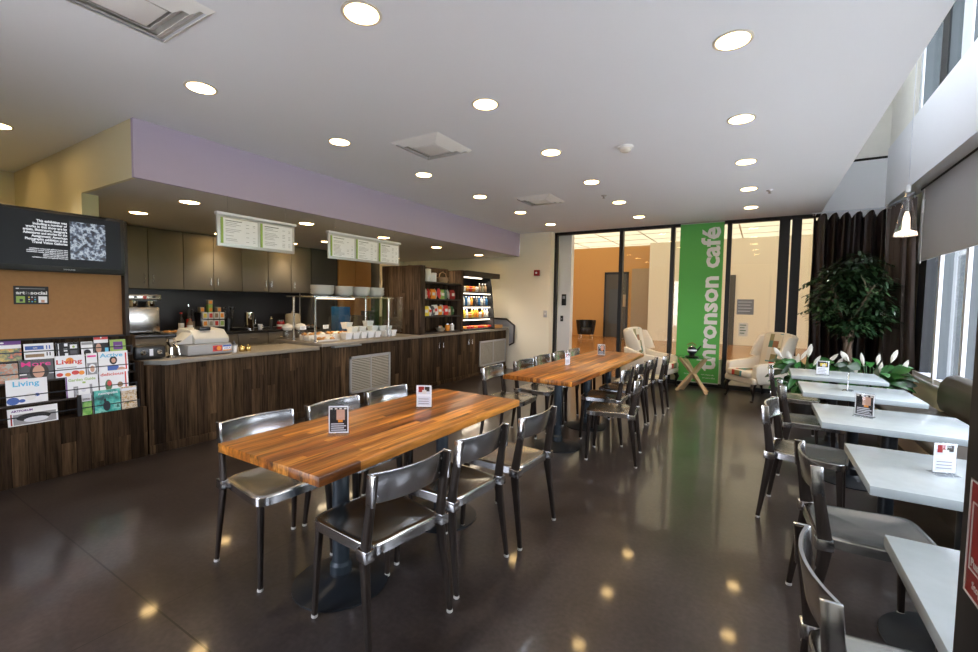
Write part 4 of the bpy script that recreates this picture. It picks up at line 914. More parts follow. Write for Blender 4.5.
# ================================================================== MAGAZINE WALL
t = thing('magazine_unit', 'dark wood magazine display unit with four ledges below the cork board', 'magazine rack', (-4.9, 0.7, 0), world=True)
MB().box(-5.10, -4.70, YB + 0.01, 1.78, 0.0, 0.455, M['reclaimed'], bev=0.003).build('base_box', parent=t)
MB().box(-5.10, -4.90, YB + 0.01, 1.78, 0.455, 1.09, M['reclaimed'], bev=0.003).build('back_board', parent=t)
MB().box(-4.90, -4.74, 1.735, 1.78, 0.455, 0.86, M['reclaimed'], bev=0.003).build('side_board', parent=t)
tiers = [(-4.755, 0.455), (-4.795, 0.61), (-4.835, 0.775), (-4.875, 0.935)]
for x, z_ in tiers:
    if z_ > 0.5: MB().box(-4.90, x + 0.035, YB + 0.01, 1.735, z_ - 0.015, z_ + 0.0, M['darkwood'], bev=0.002).build('ledge', parent=t)
    MB().box(x + 0.022, x + 0.027, YB + 0.01, 1.735, z_ + 0.06, z_ + 0.068, M['darkframe']).build('rail', parent=t)
    MB().box(x + 0.02, x + 0.035, 1.725, 1.735, z_, z_ + 0.07, M['darkframe']).build('rail_bracket', parent=t)
MB().box(-4.73, -4.72, 1.31, 1.335, 0.457, 0.63, M['blackmatte']).build('divider', parent=t)
t = thing('board_post', 'slim dark upright post at the right edge of the cork board', 'post', (-4.9, 1.69, 1.095), world=True)
MB().box(-4.95, -4.80, 1.675, 1.705, 1.095, 2.10, M['darkwood'], bev=0.003).build('post', parent=t)
t = thing('cork_board', 'brown cork pinboard below the television', 'pinboard', (-4.9, 0.6, 1.09), world=True)
MB().box(-4.90, -4.86, YB + 0.01, 1.672, 1.10, 2.09, M['cork']).build('cork_panel', parent=t)
MB().box(-5.0, -4.90, YB + 0.01, 1.672, 1.09, 2.09, M['reclaimed']).build('backing', parent=t)
MB().box(-4.86, -4.845, YB + 0.01, 1.69, 1.09, 1.105, M['blackmatte']).build('bottom_trim', parent=t)

t = thing('television', 'wall-mounted black flat television showing white text and a grey picture', 'television', (-4.78, 1.2, 1.62), world=True)
MB().box(-4.80, -4.745, 0.74, 1.665, 1.625, 2.105, M['black'], bev=0.012).build('casing', parent=t)
MB().box(-4.858, -4.80, 0.95, 1.45, 1.7, 2.0, M['blackmatte'], bev=0.01).build('wall_mount', parent=t)
MB().box(-4.746, -4.742, 0.80, 1.635, 1.672, 2.08, M['screen']).build('screen', parent=t)
lines = ['This exhibition was', 'including a number of', 'works in this show are by', 'artists, illustrators, designers', 'Adventures and stories for the', 'Assignment: American', 'Photographic exhibition at the', 'Travel Vision Galleries']
ws = [0.175, 0.195, 0.235, 0.25, 0.25, 0.205, 0.24, 0.205]
b = MB()
for i, (l, w_) in enumerate(zip(lines, ws)):
    b.merge(text_bm(l, 0.026, (-4.741, 1.288 - w_, 2.003 - i * 0.0235), (0, 1, 0), (0, 0, 1), ext=0.0004, offset=0.0007, fit=w_), None, False)
b.build('screen_lettering', M['screentext'], t)
b = MB()
for i, w_ in enumerate((0.22, 0.235, 0.235, 0.145, 0.145, 0.205)):
    b.merge(text_bm('exhibition notes and gallery hours text', 0.012, (-4.741, 1.288 - w_, 1.795 - i * 0.0132), (0, 1, 0), (0, 0, 1), ext=0.0004, offset=0.0003, fit=w_), None, False)
b.build('screen_small_print', M['screentext'], t)
MB().box(-4.742, -4.7405, 1.305, 1.53, 1.735, 2.035, M['screenpic']).build('screen_picture', parent=t)
MB().merge(text_bm('SAMSUNG', 0.014, (-4.7445, 1.26, 1.644), (0, 1, 0), (0, 0, 1), ext=0.0004, fit=0.07), None, False).build('badge', M['mull'], t)

t = thing('art_card', 'small black poster reading art is social pinned to the cork board', 'poster', (-4.855, 1.1, 1.37), world=True)
MB().box(-4.86, -4.855, 1.0, 1.195, 1.37, 1.51, M['ink']).build('card', parent=t)
MB().merge(text_bm('art', 0.036, (-4.8545, 1.012, 1.447), (0, 1, 0), (0, 0, 1), offset=0.0012, fit=0.05), M['white'], False).merge(text_bm('is', 0.036, (-4.8545, 1.066, 1.447), (0, 1, 0), (0, 0, 1), fit=0.022), M['midgrey'], False).merge(text_bm('social', 0.036, (-4.8545, 1.091, 1.447), (0, 1, 0), (0, 0, 1), offset=0.0012, fit=0.095), M['white'], False).box(-4.855, -4.854, 1.012, 1.03, 1.487, 1.495, M['white']).box(-4.855, -4.854, 1.035, 1.175, 1.489, 1.493, M['midgrey']).build('lettering', parent=t)
b = MB(); b.box(-4.855, -4.854, 1.012, 1.06, 1.382, 1.432, M['greenink']).box(-4.854, -4.853, 1.03, 1.048, 1.39, 1.41, M['black']).box(-4.855, -4.854, 1.135, 1.185, 1.382, 1.432, M['paper']).box(-4.854, -4.853, 1.15, 1.17, 1.384, 1.405, M['skin'])
for i in range(3):
    for j in range(3): b.box(-4.855, -4.854, 1.078 + i * 0.017, 1.087 + i * 0.017, 1.386 + j * 0.017, 1.395 + j * 0.017, M[['greenink', 'mull', 'yellowink', 'cyanink', 'red', 'mull', 'greenink', 'cyanink', 'midgrey'][i * 3 + j]])
b.build('pictures', parent=t)

def magazine(y0, y1, z0, z1, x, base, label, title=None, tcol='ink', deco=None, th=0.006, lean=0.016, name='magazine'):
    """leans back against its ledge; cover details are thin prints on the front"""
    t = thing(name, label, 'magazine', (x, (y0 + y1) / 2, z0), group='magazines on the display ledges')
    h = z1 - z0; w_ = y1 - y0 - 0.004
    sh = Matrix(((1, 0, -lean / h * 1.0, 0), (0, 1, 0, 0), (0, 0, 1, 0), (0, 0, 0, 1)))
    MB().box(-th, 0, -w_ / 2, w_ / 2, 0, h, M['paper']).xf(sh).build('pages', parent=t)
    MB().box(0, 0.001, -w_ / 2, w_ / 2, 0, h, base).xf(sh).build('cover', parent=t)
    if title:
        s_ = title[1]
        MB().merge(text_bm(title[0], s_, (0.0016, -w_ / 2 + title[2] * w_, title[3] * h), (0, 1, 0), (0, 0, 1), ext=0.0003, offset=title[5] if len(title) > 5 else 0.0008, fit=title[4] * w_), None, False).xf(sh).build('title_lettering', M[tcol], t)
    if deco:
        b = MB()
        for (kind, u0, u1, v0, v1, m_) in deco:
            if kind == 'r': b.box(0.001, 0.0015, -w_ / 2 + u0 * w_, -w_ / 2 + u1 * w_, v0 * h, v1 * h, M[m_])
            else:
                cy, cz, ry, rz_ = -w_ / 2 + (u0 + u1) / 2 * w_, (v0 + v1) / 2 * h, (u1 - u0) / 2 * w_, (v1 - v0) / 2 * h
                n = 18; dx = 0.0018 if kind == 'e' else 0.0023
                vs = [(dx, cy + ry * math.cos(2 * PI * i / n), cz + rz_ * math.sin(2 * PI * i / n)) for i in range(n)]
                b.loft([[(q[0] - 0.0007, q[1], q[2]) for q in vs], vs], M[m_], smooth=False)
        b.xf(sh).build('cover_print', parent=t)
    return t
G = M['greyink']
x0, x1, x2, x3 = -4.845, -4.805, -4.765, -4.725
# top ledge
strip = blotch('landscape_print', [(0.5, 0.05, 0.02), (0.6, 0.35, 0.03), (0.25, 0.22, 0.03), (0.05, 0.08, 0.02), (0.6, 0.12, 0.02)], 14)
magazine(0.80, 1.03, 0.937, 1.095, x0, strip, 'magazine with a purple band and striped landscape cover, far left of the top ledge', deco=[('r', 0, 1, 0.78, 1, 'purpleink'), ('r', 0, 1, 0.60, 0.78, 'paper'), ('e', 0.5, 0.6, 0.84, 0.92, 'white')])
magazine(1.04, 1.215, 0.937, 1.06, x0, M['paper'], 'white magazine with a blue bar and brown picture strip, top ledge', deco=[('r', 0.04, 0.66, 0.62, 0.86, 'blueink'), ('r', 0.04, 0.66, 0.14, 0.34, 'terracotta'), ('r', 0.74, 0.78, 0.62, 0.86, 'blueink'), ('r', 0.84, 0.88, 0.62, 0.86, 'blueink'), ('r', 0.74, 0.78, 0.2, 0.42, 'ink'), ('r', 0.84, 0.88, 0.2, 0.42, 'ink'), ('r', 0.3, 0.45, 0.70, 0.76, 'white')])
magazine(1.225, 1.37, 0.937, 1.055, x0, M['ink'], 'black magazine with white cut-out squares, top ledge', deco=[('r', 0.08, 0.12, 0.1, 0.95, 'paper'), ('r', 0.35, 0.50, 0.75, 0.95, 'paper'), ('r', 0.32, 0.48, 0.4, 0.58, 'paper'), ('r', 0.36, 0.5, 0.1, 0.28, 'paper'), ('r', 0.60, 0.92, 0.58, 0.85, 'paper'), ('r', 0.60, 0.92, 0.2, 0.45, 'greyink'), ('e', 0.7, 0.82, 0.62, 0.78, 'greenink')])
magazine(1.38, 1.46, 0.937, 1.055, x0, M['paper'], 'narrow grey-white magazine with a black arch, top ledge', deco=[('r', 0.05, 0.95, 0.78, 0.95, 'midgrey'), ('e', 0.2, 0.8, -0.0, 0.45, 'ink')])
magazine(1.465, 1.565, 0.937, 1.10, x0, M['ink'], 'tall magazine with a red top band, top ledge', deco=[('r', 0, 1, 0.80, 1.0, 'red2'), ('r', 0, 1, 0.62, 0.80, 'paper'), ('e', 0.1, 0.5, 0.1, 0.6, 'skin'), ('e', 0.45, 0.55, 0.86, 0.94, 'white'), ('r', 0.75, 1.0, 0.0, 0.4, 'cyanink')])
magazine(1.575, 1.69, 0.937, 1.06, x0, M['greenink'], 'green magazine with a purple block, right end of the top ledge', deco=[('r', 0.2, 0.8, 0.3, 0.85, 'purpleink'), ('r', 0.3, 0.7, 0.5, 0.6, 'midgrey')])
# second ledge
pat = blotch('orange_teal_print', [(0.05, 0.2, 0.16), (0.45, 0.13, 0.04), (0.25, 0.3, 0.22), (0.5, 0.2, 0.08)], 18)
magazine(0.80, 1.0, 0.777, 0.92, x1, pat, 'magazine with an orange and teal picture, far left of the second ledge')
magazine(1.003, 1.20, 0.777, 0.932, x1, G, 'dark grey magazine with a pink title and a smiling woman, second ledge', ('More', 0.052, 0.06, 0.72, 0.86, 0.0004), 'pinkink', [('e', 0.28, 0.85, 0.0, 0.86, 'darkwood'), ('f', 0.37, 0.72, 0.12, 0.75, 'skin'), ('r', 0.0, 0.2, 0.3, 0.36, 'white'), ('r', 0.0, 0.22, 0.12, 0.17, 'pinkink'), ('r', 0.85, 1, 0.3, 0.33, 'mull')])
magazine(1.205, 1.395, 0.777, 0.952, x1, M['paper'], 'white magazine with a red-orange title and orange slices, second ledge', ('Living', 0.05, 0.04, 0.62, 0.86, 0.0012), 'red2', [('e', 0.35, 0.62, 0.6, 0.9, 'orange'), ('r', 0.05, 0.7, 0.42, 0.46, 'midgrey'), ('e', 0.02, 0.24, 0.05, 0.22, 'red2'), ('e', 0.3, 0.5, 0.03, 0.2, 'orange'), ('e', 0.52, 0.78, 0.08, 0.28, 'red2'), ('e', 0.76, 0.96, 0.05, 0.25, 'orange')])
magazine(1.40, 1.475, 0.777, 0.958, x1, M['paper'], 'narrow white magazine with a round portrait, second ledge', deco=[('r', 0.1, 0.9, 0.82, 0.9, 'pinkink'), ('r', 0.05, 0.95, 0.0, 0.55, 'midgrey'), ('e', 0.15, 0.85, 0.08, 0.5, 'paper'), ('f', 0.3, 0.7, 0.12, 0.42, 'skin')])
magazine(1.48, 1.69, 0.777, 0.962, x1, M['paper'], 'white magazine with a blue title and woman in blue, right end of second ledge', ('Active', 0.05, 0.04, 0.74, 0.78, 0.0012), 'cyanink', [('e', 0.36, 0.62, 0.38, 0.78, 'ink'), ('f', 0.42, 0.57, 0.46, 0.68, 'skin'), ('r', 0.28, 0.66, 0.0, 0.36, 'blueink'), ('e', 0.6, 0.9, 0.0, 0.24, 'skin'), ('r', 0.9, 0.95, 0.1, 0.9, 'red2')])
# third ledge
magazine(0.92, 1.15, 0.612, 0.80, x2, M['paper'], 'pale blue-white magazine with a light blue title, left on the third ledge', ('Living', 0.055, 0.16, 0.72, 0.64, 0.0012), 'cyanink', [('e', 0.0, 0.3, 0.0, 0.3, 'blueink'), ('e', 0.28, 0.44, 0.06, 0.2, 'blueink'), ('e', 0.42, 0.72, 0.12, 0.42, 'white'), ('e', 0.66, 0.8, 0.25, 0.38, 'blueink')])
magazine(1.255, 1.465, 0.612, 0.782, x2, M['paper'], 'white magazine with a green title and drawn doorways, middle of the third ledge', ('Garden Guide', 0.03, 0.08, 0.76, 0.84, 0.0006), 'greenink', [('r', 0.0, 0.04, 0, 1, 'purpleink'), ('r', 0.22, 0.36, 0.0, 0.5, 'midgrey'), ('r', 0.25, 0.33, 0.0, 0.44, 'paper'), ('r', 0.72, 0.80, 0.0, 0.55, 'midgrey'), ('e', 0.45, 0.6, 0.2, 0.4, 'mull'), ('r', 0.5, 0.6, 0.62, 0.7, 'greenink')])
magazine(1.47, 1.675, 0.612, 0.80, x2, M['paper'], 'white magazine with small food pictures, right end of the third ledge', ('delicious', 0.035, 0.04, 0.78, 0.8, 0.0006), 'red2', [('e', 0.18, 0.42, 0.1, 0.6, 'leaf2'), ('f', 0.25, 0.4, 0.3, 0.55, 'red2'), ('e', 0.6, 0.8, 0.2, 0.45, 'terracotta'), ('r', 0.2, 0.35, 0.0, 0.2, 'terracotta'), ('r', 0.88, 0.93, 0.1, 0.9, 'red2')])
# bottom ledge
magazine(0.915, 1.195, 0.457, 0.585, x3, M['paper'], 'wide white magazine with a dark arched picture, left on the bottom ledge', ('ARTFORUM', 0.02, 0.07, 0.80, 0.42, 0.0008), 'purpleink', [('r', 0.1, 0.96, 0.05, 0.66, 'midgrey'), ('e', 0.16, 0.85, 0.2, 0.66, 'ink'), ('f', 0.3, 0.8, 0.12, 0.42, 'mull'), ('r', 0.05, 0.08, 0.05, 0.7, 'red')])
grn = blotch('meadow_print', [(0.03, 0.12, 0.02), (0.12, 0.35, 0.05), (0.3, 0.5, 0.12), (0.15, 0.3, 0.1)], 12)
magazine(1.34, 1.405, 0.457, 0.63, x3, grn, 'narrow magazine with a green lawn, beside the black divider on the bottom ledge', deco=[('r', 0, 1, 0.66, 1.0, 'mull'), ('r', 0.1, 0.9, 0.7, 0.8, 'midgrey')])
teal = blotch('teal_print', [(0.0, 0.05, 0.05), (0.02, 0.22, 0.19), (0.05, 0.42, 0.36), (0.25, 0.62, 0.55), (0.01, 0.12, 0.1)], 11)
magazine(1.41, 1.60, 0.457, 0.645, x3, teal, 'teal magazine with a dark animal silhouette, bottom ledge', ('newspoint', 0.03, 0.2, 0.80, 0.72, 0.0008), 'mull', [('e', 0.35, 0.62, 0.05, 0.5, 'blackmetal'), ('e', 0.38, 0.48, 0.45, 0.62, 'blackmetal'), ('r', 0, 0.05, 0, 1, 'blackmetal')])
flo = blotch('flower_print', [(0.06, 0.12, 0.04), (0.55, 0.32, 0.12), (0.65, 0.6, 0.5), (0.35, 0.2, 0.06), (0.6, 0.55, 0.45)], 26)
magazine(1.605, 1.72, 0.457, 0.65, x3, flo, 'magazine with an orange flower print, right end of the bottom ledge', deco=[('r', 0, 1, 0.82, 0.94, 'mull')])

# ================================================================== TABLES
def base_parts(t, x, y_, top, col='bluemetal', disc_r=0.235, r=0.042):
    p = MB().lathe([(disc_r, 0), (disc_r, 0.008), (disc_r * 0.85, 0.016), (0.09, 0.03), (0.055, 0.05), (0.05, 0.09)], x, y_, 36).build('base_plate', M['blackmetal'], t)
    MB().lathe([(r, 0.05), (r, top - 0.02)], x, y_, 24).build('column', M[col], t)
    MB().lathe([(r + 0.012, 0.05), (r + 0.012, 0.10), (r, 0.115)], x, y_, 24).build('collar', M[col], t)
    MB().box(x - 0.2, x + 0.2, y_ - 0.025, y_ + 0.025, top - 0.022, top - 0.002).box(x - 0.025, x + 0.025, y_ - 0.2, y_ + 0.2, top - 0.022, top - 0.002).build('top_bracket', M['blackmetal'], t)
def wood_table(x0, x1, y0, y1, bases, label):
    cx, cy = (x0 + x1) / 2, (y0 + y1) / 2
    t = thing('communal_table', label, 'table', (cx, cy, 0), group='long butcher block tables')
    MB().box(x0 - cx, x1 - cx, y0 - cy, y1 - cy, 0.718, 0.76, bev=0.003).build('tabletop', M['butcher'], t)
    for yb in bases: base_parts(t, 0, yb - cy, 0.718)
wood_table(-2.147, -1.42, 1.09, 2.75, (1.50, 2.34), 'long orange-brown butcher block table, the nearer of two')
wood_table(-2.06, -1.365, 3.64, 6.38, (4.16, 5.03, 5.88), 'long orange-brown butcher block table behind the first, near the far glass wall')
wt = None
for y0, lab in ((1.13, 'white-topped small table at the bottom right corner, cut by the black door frame'), (2.23, 'white-topped small table second from the camera beside the banquette'), (3.32, 'white-topped small table third from the camera, with a dark card standing on it'), (4.41, 'white-topped small table fourth from the camera beside the banquette'), (5.45, 'white-topped small table farthest from the camera, in front of the lilies')):
    dx_ = {1.13: 0, 2.23: 0.04, 3.32: -0.01, 4.41: -0.03, 5.45: -0.055}[y0]
    loc = (0.725 + dx_, y0 + 0.32, 0)
    if wt is None:
        wt = thing('cafe_table', lab, 'table', loc, group='white-topped tables along the banquette')
        MB().box(-0.375, 0.375, -0.32, 0.32, 0.712, 0.75, bev=0.003).build('tabletop', M['white_top'], wt)
        base_parts(wt, 0.0, 0, 0.712, 'blackmetal', 0.26, 0.04)
    else: dup(wt, loc, 0, lab)

def card(x, y_, z_, rz, pic, label, w_=0.102, h_=0.15):
    t = thing('table_card', label, 'table card', (x, y_, z_), rz, group='acrylic card holders on the tables')
    a = MB().box(-w_ / 2, w_ / 2, -0.004, 0.004, 0.003, h_, M['acrylic'], bev=0.001)
    a.box(-w_ / 2, w_ / 2, -0.035, 0.035, 0.0, 0.003, M['acrylic'], bev=0.001).build('holder', parent=t)
    MB().box(-w_ / 2 + 0.003, w_ / 2 - 0.003, -0.0012, 0.0012, 0.008, h_ - 0.004, M['paper']).build('insert', parent=t)
    b = MB()
    for s in (-1, 1):
        def bb(u0, u1, v0, v1, m_, d=0.0016):
            ys_ = sorted((s * 0.001, s * d)); b.box(u0 * w_, u1 * w_, ys_[0], ys_[1], v0 * h_, v1 * h_, M[m_])
        if pic == 'dark':
            bb(-0.42, 0.42, 0.10, 0.93, 'ink'); bb(-0.1, 0.3, 0.5, 0.85, 'skin', 0.002); bb(-0.02, 0.2, 0.42, 0.5, 'orange', 0.002)
            for k in range(4): bb(-0.36, 0.36 - 0.1 * (k % 2), 0.14 + 0.07 * k, 0.17 + 0.07 * k, 'mull', 0.002)
            for k in range(4): bb(-0.4 + 0.22 * k, -0.28 + 0.22 * k, 0.86, 0.91, 'ivory', 0.0021)
        elif pic == 'red':
            bb(-0.40, 0.40, 0.60, 0.93, 'mull'); bb(-0.34, 0.0, 0.68, 0.92, 'red', 0.002); bb(0.05, 0.34, 0.72, 0.92, 'darkwood', 0.002); bb(-0.12, 0.15, 0.62, 0.78, 'ivory', 0.0022); bb(-0.40, 0.40, 0.12, 0.50, 'worktop_edge' if False else 'mull'); 
            for k in range(3): bb(-0.34, 0.30, 0.18 + 0.1 * k, 0.21 + 0.1 * k, 'midgrey', 0.002)
        else:
            bb(-0.40, 0.40, 0.55, 0.93, 'darkwood'); bb(-0.2, 0.3, 0.62, 0.82, 'yellowink', 0.002); bb(-0.05, 0.2, 0.58, 0.75, 'ivory', 0.0022)
            for k in range(4): bb(-0.36, 0.30 - 0.1 * (k % 2), 0.12 + 0.1 * k, 0.15 + 0.1 * k, 'midgrey', 0.0016)
    b.build('card_print', parent=t)
card(-1.80, 1.50, 0.76, R(40), 'dark', 'clear stand with a black menu card, nearer end of the first wooden table')
card(-1.81, 2.18, 0.76, R(30), 'red', 'clear stand with a white card and red picture, far end of the first wooden table')
card(-1.80, 4.62, 0.76, R(75), 'red', 'clear stand seen edge-on, nearer end of the second wooden table', 0.09, 0.14)
card(-1.79, 5.80, 0.76, R(10), 'dark', 'clear stand with a dark card, far end of the second wooden table')
card(0.585, 3.64, 0.75, R(-22), 'dark', 'dark printed card in a white stand on the third white table')
card(0.68, 2.56, 0.75, R(20), 'red', 'clear stand with a pale pink card on the second white table', 0.085, 0.135)
card(0.645, 4.72, 0.75, R(78), 'food', 'clear stand turned edge-on on the fourth white table')
card(0.56, 5.64, 0.75, R(5), 'food', 'clear stand with a food picture on the farthest white table', 0.11, 0.15)

# ================================================================== METAL CHAIR (faces +x)
def make_chair(label, loc, rz, group):
    t = thing('dining_chair', label, 'chair', loc, rz, group=group)
    def ell(cx, cy, cz, rx, ry, n=12, p=2.8):
        out = []
        for k in range(n):
            a = 2 * PI * (k + 0.5) / n; ca, sa = math.cos(a), math.sin(a)
            out.append((cx + rx * math.copysign(abs(ca) ** (2 / p), ca), cy + ry * math.copysign(abs(sa) ** (2 / p), sa), cz))
        return out
    for s in (-1, 1):
        path = [(-0.232, 0.222, 0.012, 0.013, 0.011), (-0.205, 0.214, 0.22, 0.019, 0.0135), (-0.180, 0.207, 0.40, 0.026, 0.0145), (-0.180, 0.204, 0.46, 0.027, 0.0145), (-0.197, 0.200, 0.58, 0.023, 0.014), (-0.216, 0.197, 0.70, 0.020, 0.0135), (-0.226, 0.195, 0.768, 0.018, 0.013)]
        l = MB().loft([ell(x, s * y_, z_, rx, ry) for x, y_, z_, rx, ry in path]).build('leg', M['chairleg'], t)
        MB().lathe([(0.013, 0), (0.015, 0.003), (0.014, 0.014)], -0.232, s * 0.222, 12).build('foot_glide', M['glide'], l)
        path = [(0.208, 0.203, 0.012, 0.013, 0.011), (0.200, 0.196, 0.22, 0.017, 0.0135), (0.188, 0.187, 0.440, 0.021, 0.016)]
        l = MB().loft([ell(x, s * y_, z_, rx, ry) for x, y_, z_, rx, ry in path]).build('leg', M['chairleg'], t)
        MB().lathe([(0.013, 0), (0.015, 0.003), (0.014, 0.014)], 0.208, s * 0.203, 12).build('foot_glide', M['glide'], l)
    # seat: dished pressed sheet with rounded skirt
    SZ = 0.014
    def outline(inset=0.0, n=40):
        pts = []
        for k in range(n):
            a = 2 * PI * k / n; ca, sa = math.cos(a), math.sin(a); p = 7.0
            u = math.copysign(abs(ca) ** (2 / p), ca); v = math.copysign(abs(sa) ** (2 / p), sa)
            wy = 0.5 * (0.385 + (0.44 - 0.385) * (u + 1) / 2) - inset
            pts.append((0.012 + u * (0.215 - inset), v * wy))
        return pts
    b = MB(); rings = []
    for ins, z_ in ((0.002, 0.432), (0.0, 0.436), (0.0, 0.460), (0.004, 0.4675), (0.012, 0.4695), (0.03, 0.4670)):
        rings.append([(x, y_, z_ + (0.004 * math.cos(y_ * 12) if z_ > 0.44 else 0)) for x, y_ in outline(ins)])
    for f in (0.8, 0.6, 0.4, 0.2, 0.03):
        dz = -0.012 * (1 - f * f)
        rings.append([((x - 0.012) * f + 0.012, y_ * f, 0.4640 + dz + 0.004 * math.cos(y_ * f * 12)) for x, y_ in outline(0.03)])
    b.loft(rings).build('seat', M['alu_seat'], t)
    b = MB(); o_ = outline(-0.0015); i_ = outline(0.012)
    b.loft([[(x, y_, 0.424) for x, y_ in o_], [(x, y_, 0.461) for x, y_ in o_], [(x, y_, 0.461) for x, y_ in i_], [(x, y_, 0.424) for x, y_ in i_], [(x, y_, 0.424) for x, y_ in o_]], cap=False)
    for s in (-1, 1):
        b.box(-0.214, -0.150, min(s * 0.183, s * 0.227), max(s * 0.183, s * 0.227), 0.418, 0.466, bev=0.003)
    b.build('seat_frame', M['alu'], t)
    # backrest: curved plate with rolled edges wrapping the posts
    prof = [(-0.0045, 0.0), (-0.0065, 0.004), (-0.0065, 0.125), (-0.0045, 0.13), (0.0045, 0.13), (0.0065, 0.125), (0.003, 0.118), (0.003, 0.012), (0.0065, 0.004), (0.0045, 0.0)]
    ns = 22; rings = []
    for k in range(ns + 1):
        v = -1 + 2 * k / ns; y_ = 0.2 * v
        xb = -0.226 + 0.040 * v * v
        tilt = -0.022
        ring = []
        for dx, dz in prof: ring.append((xb + dx + tilt * dz / 0.13, y_, 0.64 + dz))
        rings.append(ring)
    b = MB().loft(rings)
    for s in (-1, 1):
        ya, yb = sorted((s * 0.199, s * 0.2115))
        b.box(-0.236, -0.190, ya, yb, 0.642, 0.770, bev=0.003, mx=Matrix(((1, 0, -0.08, 0.053), (0, 1, 0, 0), (0, 0, 1, 0), (0, 0, 0, 1))))
    b.build('backrest', M['alu'], t)
    b = MB()
    for s in (-1, 1):
        for z_ in (0.668, 0.738): b.tube([(-0.200 - 0.022 * (z_ - 0.64) / 0.13, s * 0.168, z_), (-0.2065 - 0.022 * (z_ - 0.64) / 0.13, s * 0.168, z_)], [0.006, 0.0045], 10)
    b.build('rivets', M['chrome'], t)
    return t
chairs = []
gA, gL = 'aluminium chairs at the first wooden table', 'aluminium chairs at the second wooden table'
gW = 'aluminium chairs at the white tables'
P = 'aluminium chair '
chairs += [(-2.24, 1.45, -5, P + 'at the near left corner of the first wooden table, seat shining yellow', gA),
           (-2.20, 1.98, 1, P + 'in the middle on the counter side of the first wooden table', gA),
           (-2.22, 2.49, 0, P + 'at the far end on the counter side of the first wooden table', gA),
           (-1.44, 1.43, 172, P + 'closest to the camera, angled at the near right of the first wooden table', gA),
           (-1.425, 1.95, 176, P + 'in the middle on the right side of the first wooden table', gA),
           (-1.365, 2.49, 177, P + 'at the far end on the right side of the first wooden table', gA)]
for k, (x, y_, a) in enumerate(((-2.19, 4.03, 2), (-2.16, 4.68, -3), (-2.18, 5.25, 0), (-2.17, 5.78, 2), (-2.14, 6.24, -2))):
    chairs.append((x, y_, a, P + 'on the counter side of the second wooden table, %s from the near end' % ordinal(k), gL))
for k, (x, y_, a) in enumerate(((-1.15, 4.16, 188), (-1.39, 4.72, 181), (-1.37, 5.28, 179), (-1.35, 5.80, 180), (-1.28, 6.33, 182))):
    chairs.append((x, y_, a, P + ('pulled out at the near right of the second wooden table' if k == 0 else 'on the window side of the second wooden table, %s from the near end' % ordinal(k)), gL))
for k, (x, y_, a) in enumerate(((0.37, 1.47, 4), (0.43, 2.53, 5), (0.30, 3.69, -9), (0.40, 4.72, 2), (0.34, 5.88, 0))):
    chairs.append((x, y_, a, P + ('at the white table in the bottom right corner' if k == 0 else 'at the %s white table from the camera' % ordinal(k)), gW))
c0 = None
for x, y_, a, lab, g in chairs:
    if c0 is None: c0 = make_chair(lab, (x, y_, 0), R(a), g)
    else: dup(c0, (x, y_, 0), R(a), lab, g)

# ================================================================== BANQUETTE
t = thing('banquette', 'long brown leatherette banquette below the window', 'bench', (1.4, 3.0, 0), world=True)
MB().box(1.12, XW - 0.003, YB + 0.03, 6.2, 0.0, 0.30, M['darkwood']).build('plinth', parent=t)
MB().box(1.055, 1.12, YB + 0.03, 6.2, 0.27, 0.41, M['tan'], bev=0.004).build('front_panel', label='tan front panel', parent=t)
MB().box(1.12, XW - 0.003, YB + 0.03, 6.2, 0.30, 0.405, M['darkwood']).build('seat_base', parent=t)
for k in range(6):
    a = YB + 0.03 + k * 1.108
    MB().box(1.05, 1.50, a + 0.004, a + 1.104, 0.41, 0.475, M['leather'], bev=0.022, seg=4).build('seat_cushion', parent=t)
# rolled back cushions
for k in range(3):
    a = 5.88 - (k + 1) * 1.95
    prof = [(1.685, 0.478), (1.50, 0.478), (1.475, 0.55), (1.475, 0.66), (1.49, 0.74), (1.53, 0.80), (1.59, 0.825), (1.64, 0.81), (1.675, 0.77), (1.69, 0.7)]
    MB().prism(prof, 1, a + 0.005, a + 1.945, M['leather'], bev=0.012).build('back_cushion', parent=t)

# ================================================================== WINDOW DRESSING
t = thing('roller_shade', 'grey roller shade covering the top of the side window', 'window shade', (1.66, 3.6, 2.9), world=True)
MB().box(1.655, 1.66, YB + 0.02, 7.62, 2.06, 2.94, M['shade']).build('fabric', parent=t)
MB().box(1.645, 1.67, YB + 0.02, 7.62, 2.03, 2.06, M['shade'], bev=0.006).build('bottom_bar', parent=t)
MB().box(1.65, 1.695, YB + 0.02, 7.66, 2.925, 2.949, M['gap']).build('head_box', parent=t)
MB().tube([(1.64, 7.45, 2.9), (1.64, 7.45, 2.0)], 0.004, 6).tube([(1.64, 7.45, 2.78), (1.64, 7.45, 2.62)], 0.012, 8, M['white']).build('pull_cord', M['white'], t)

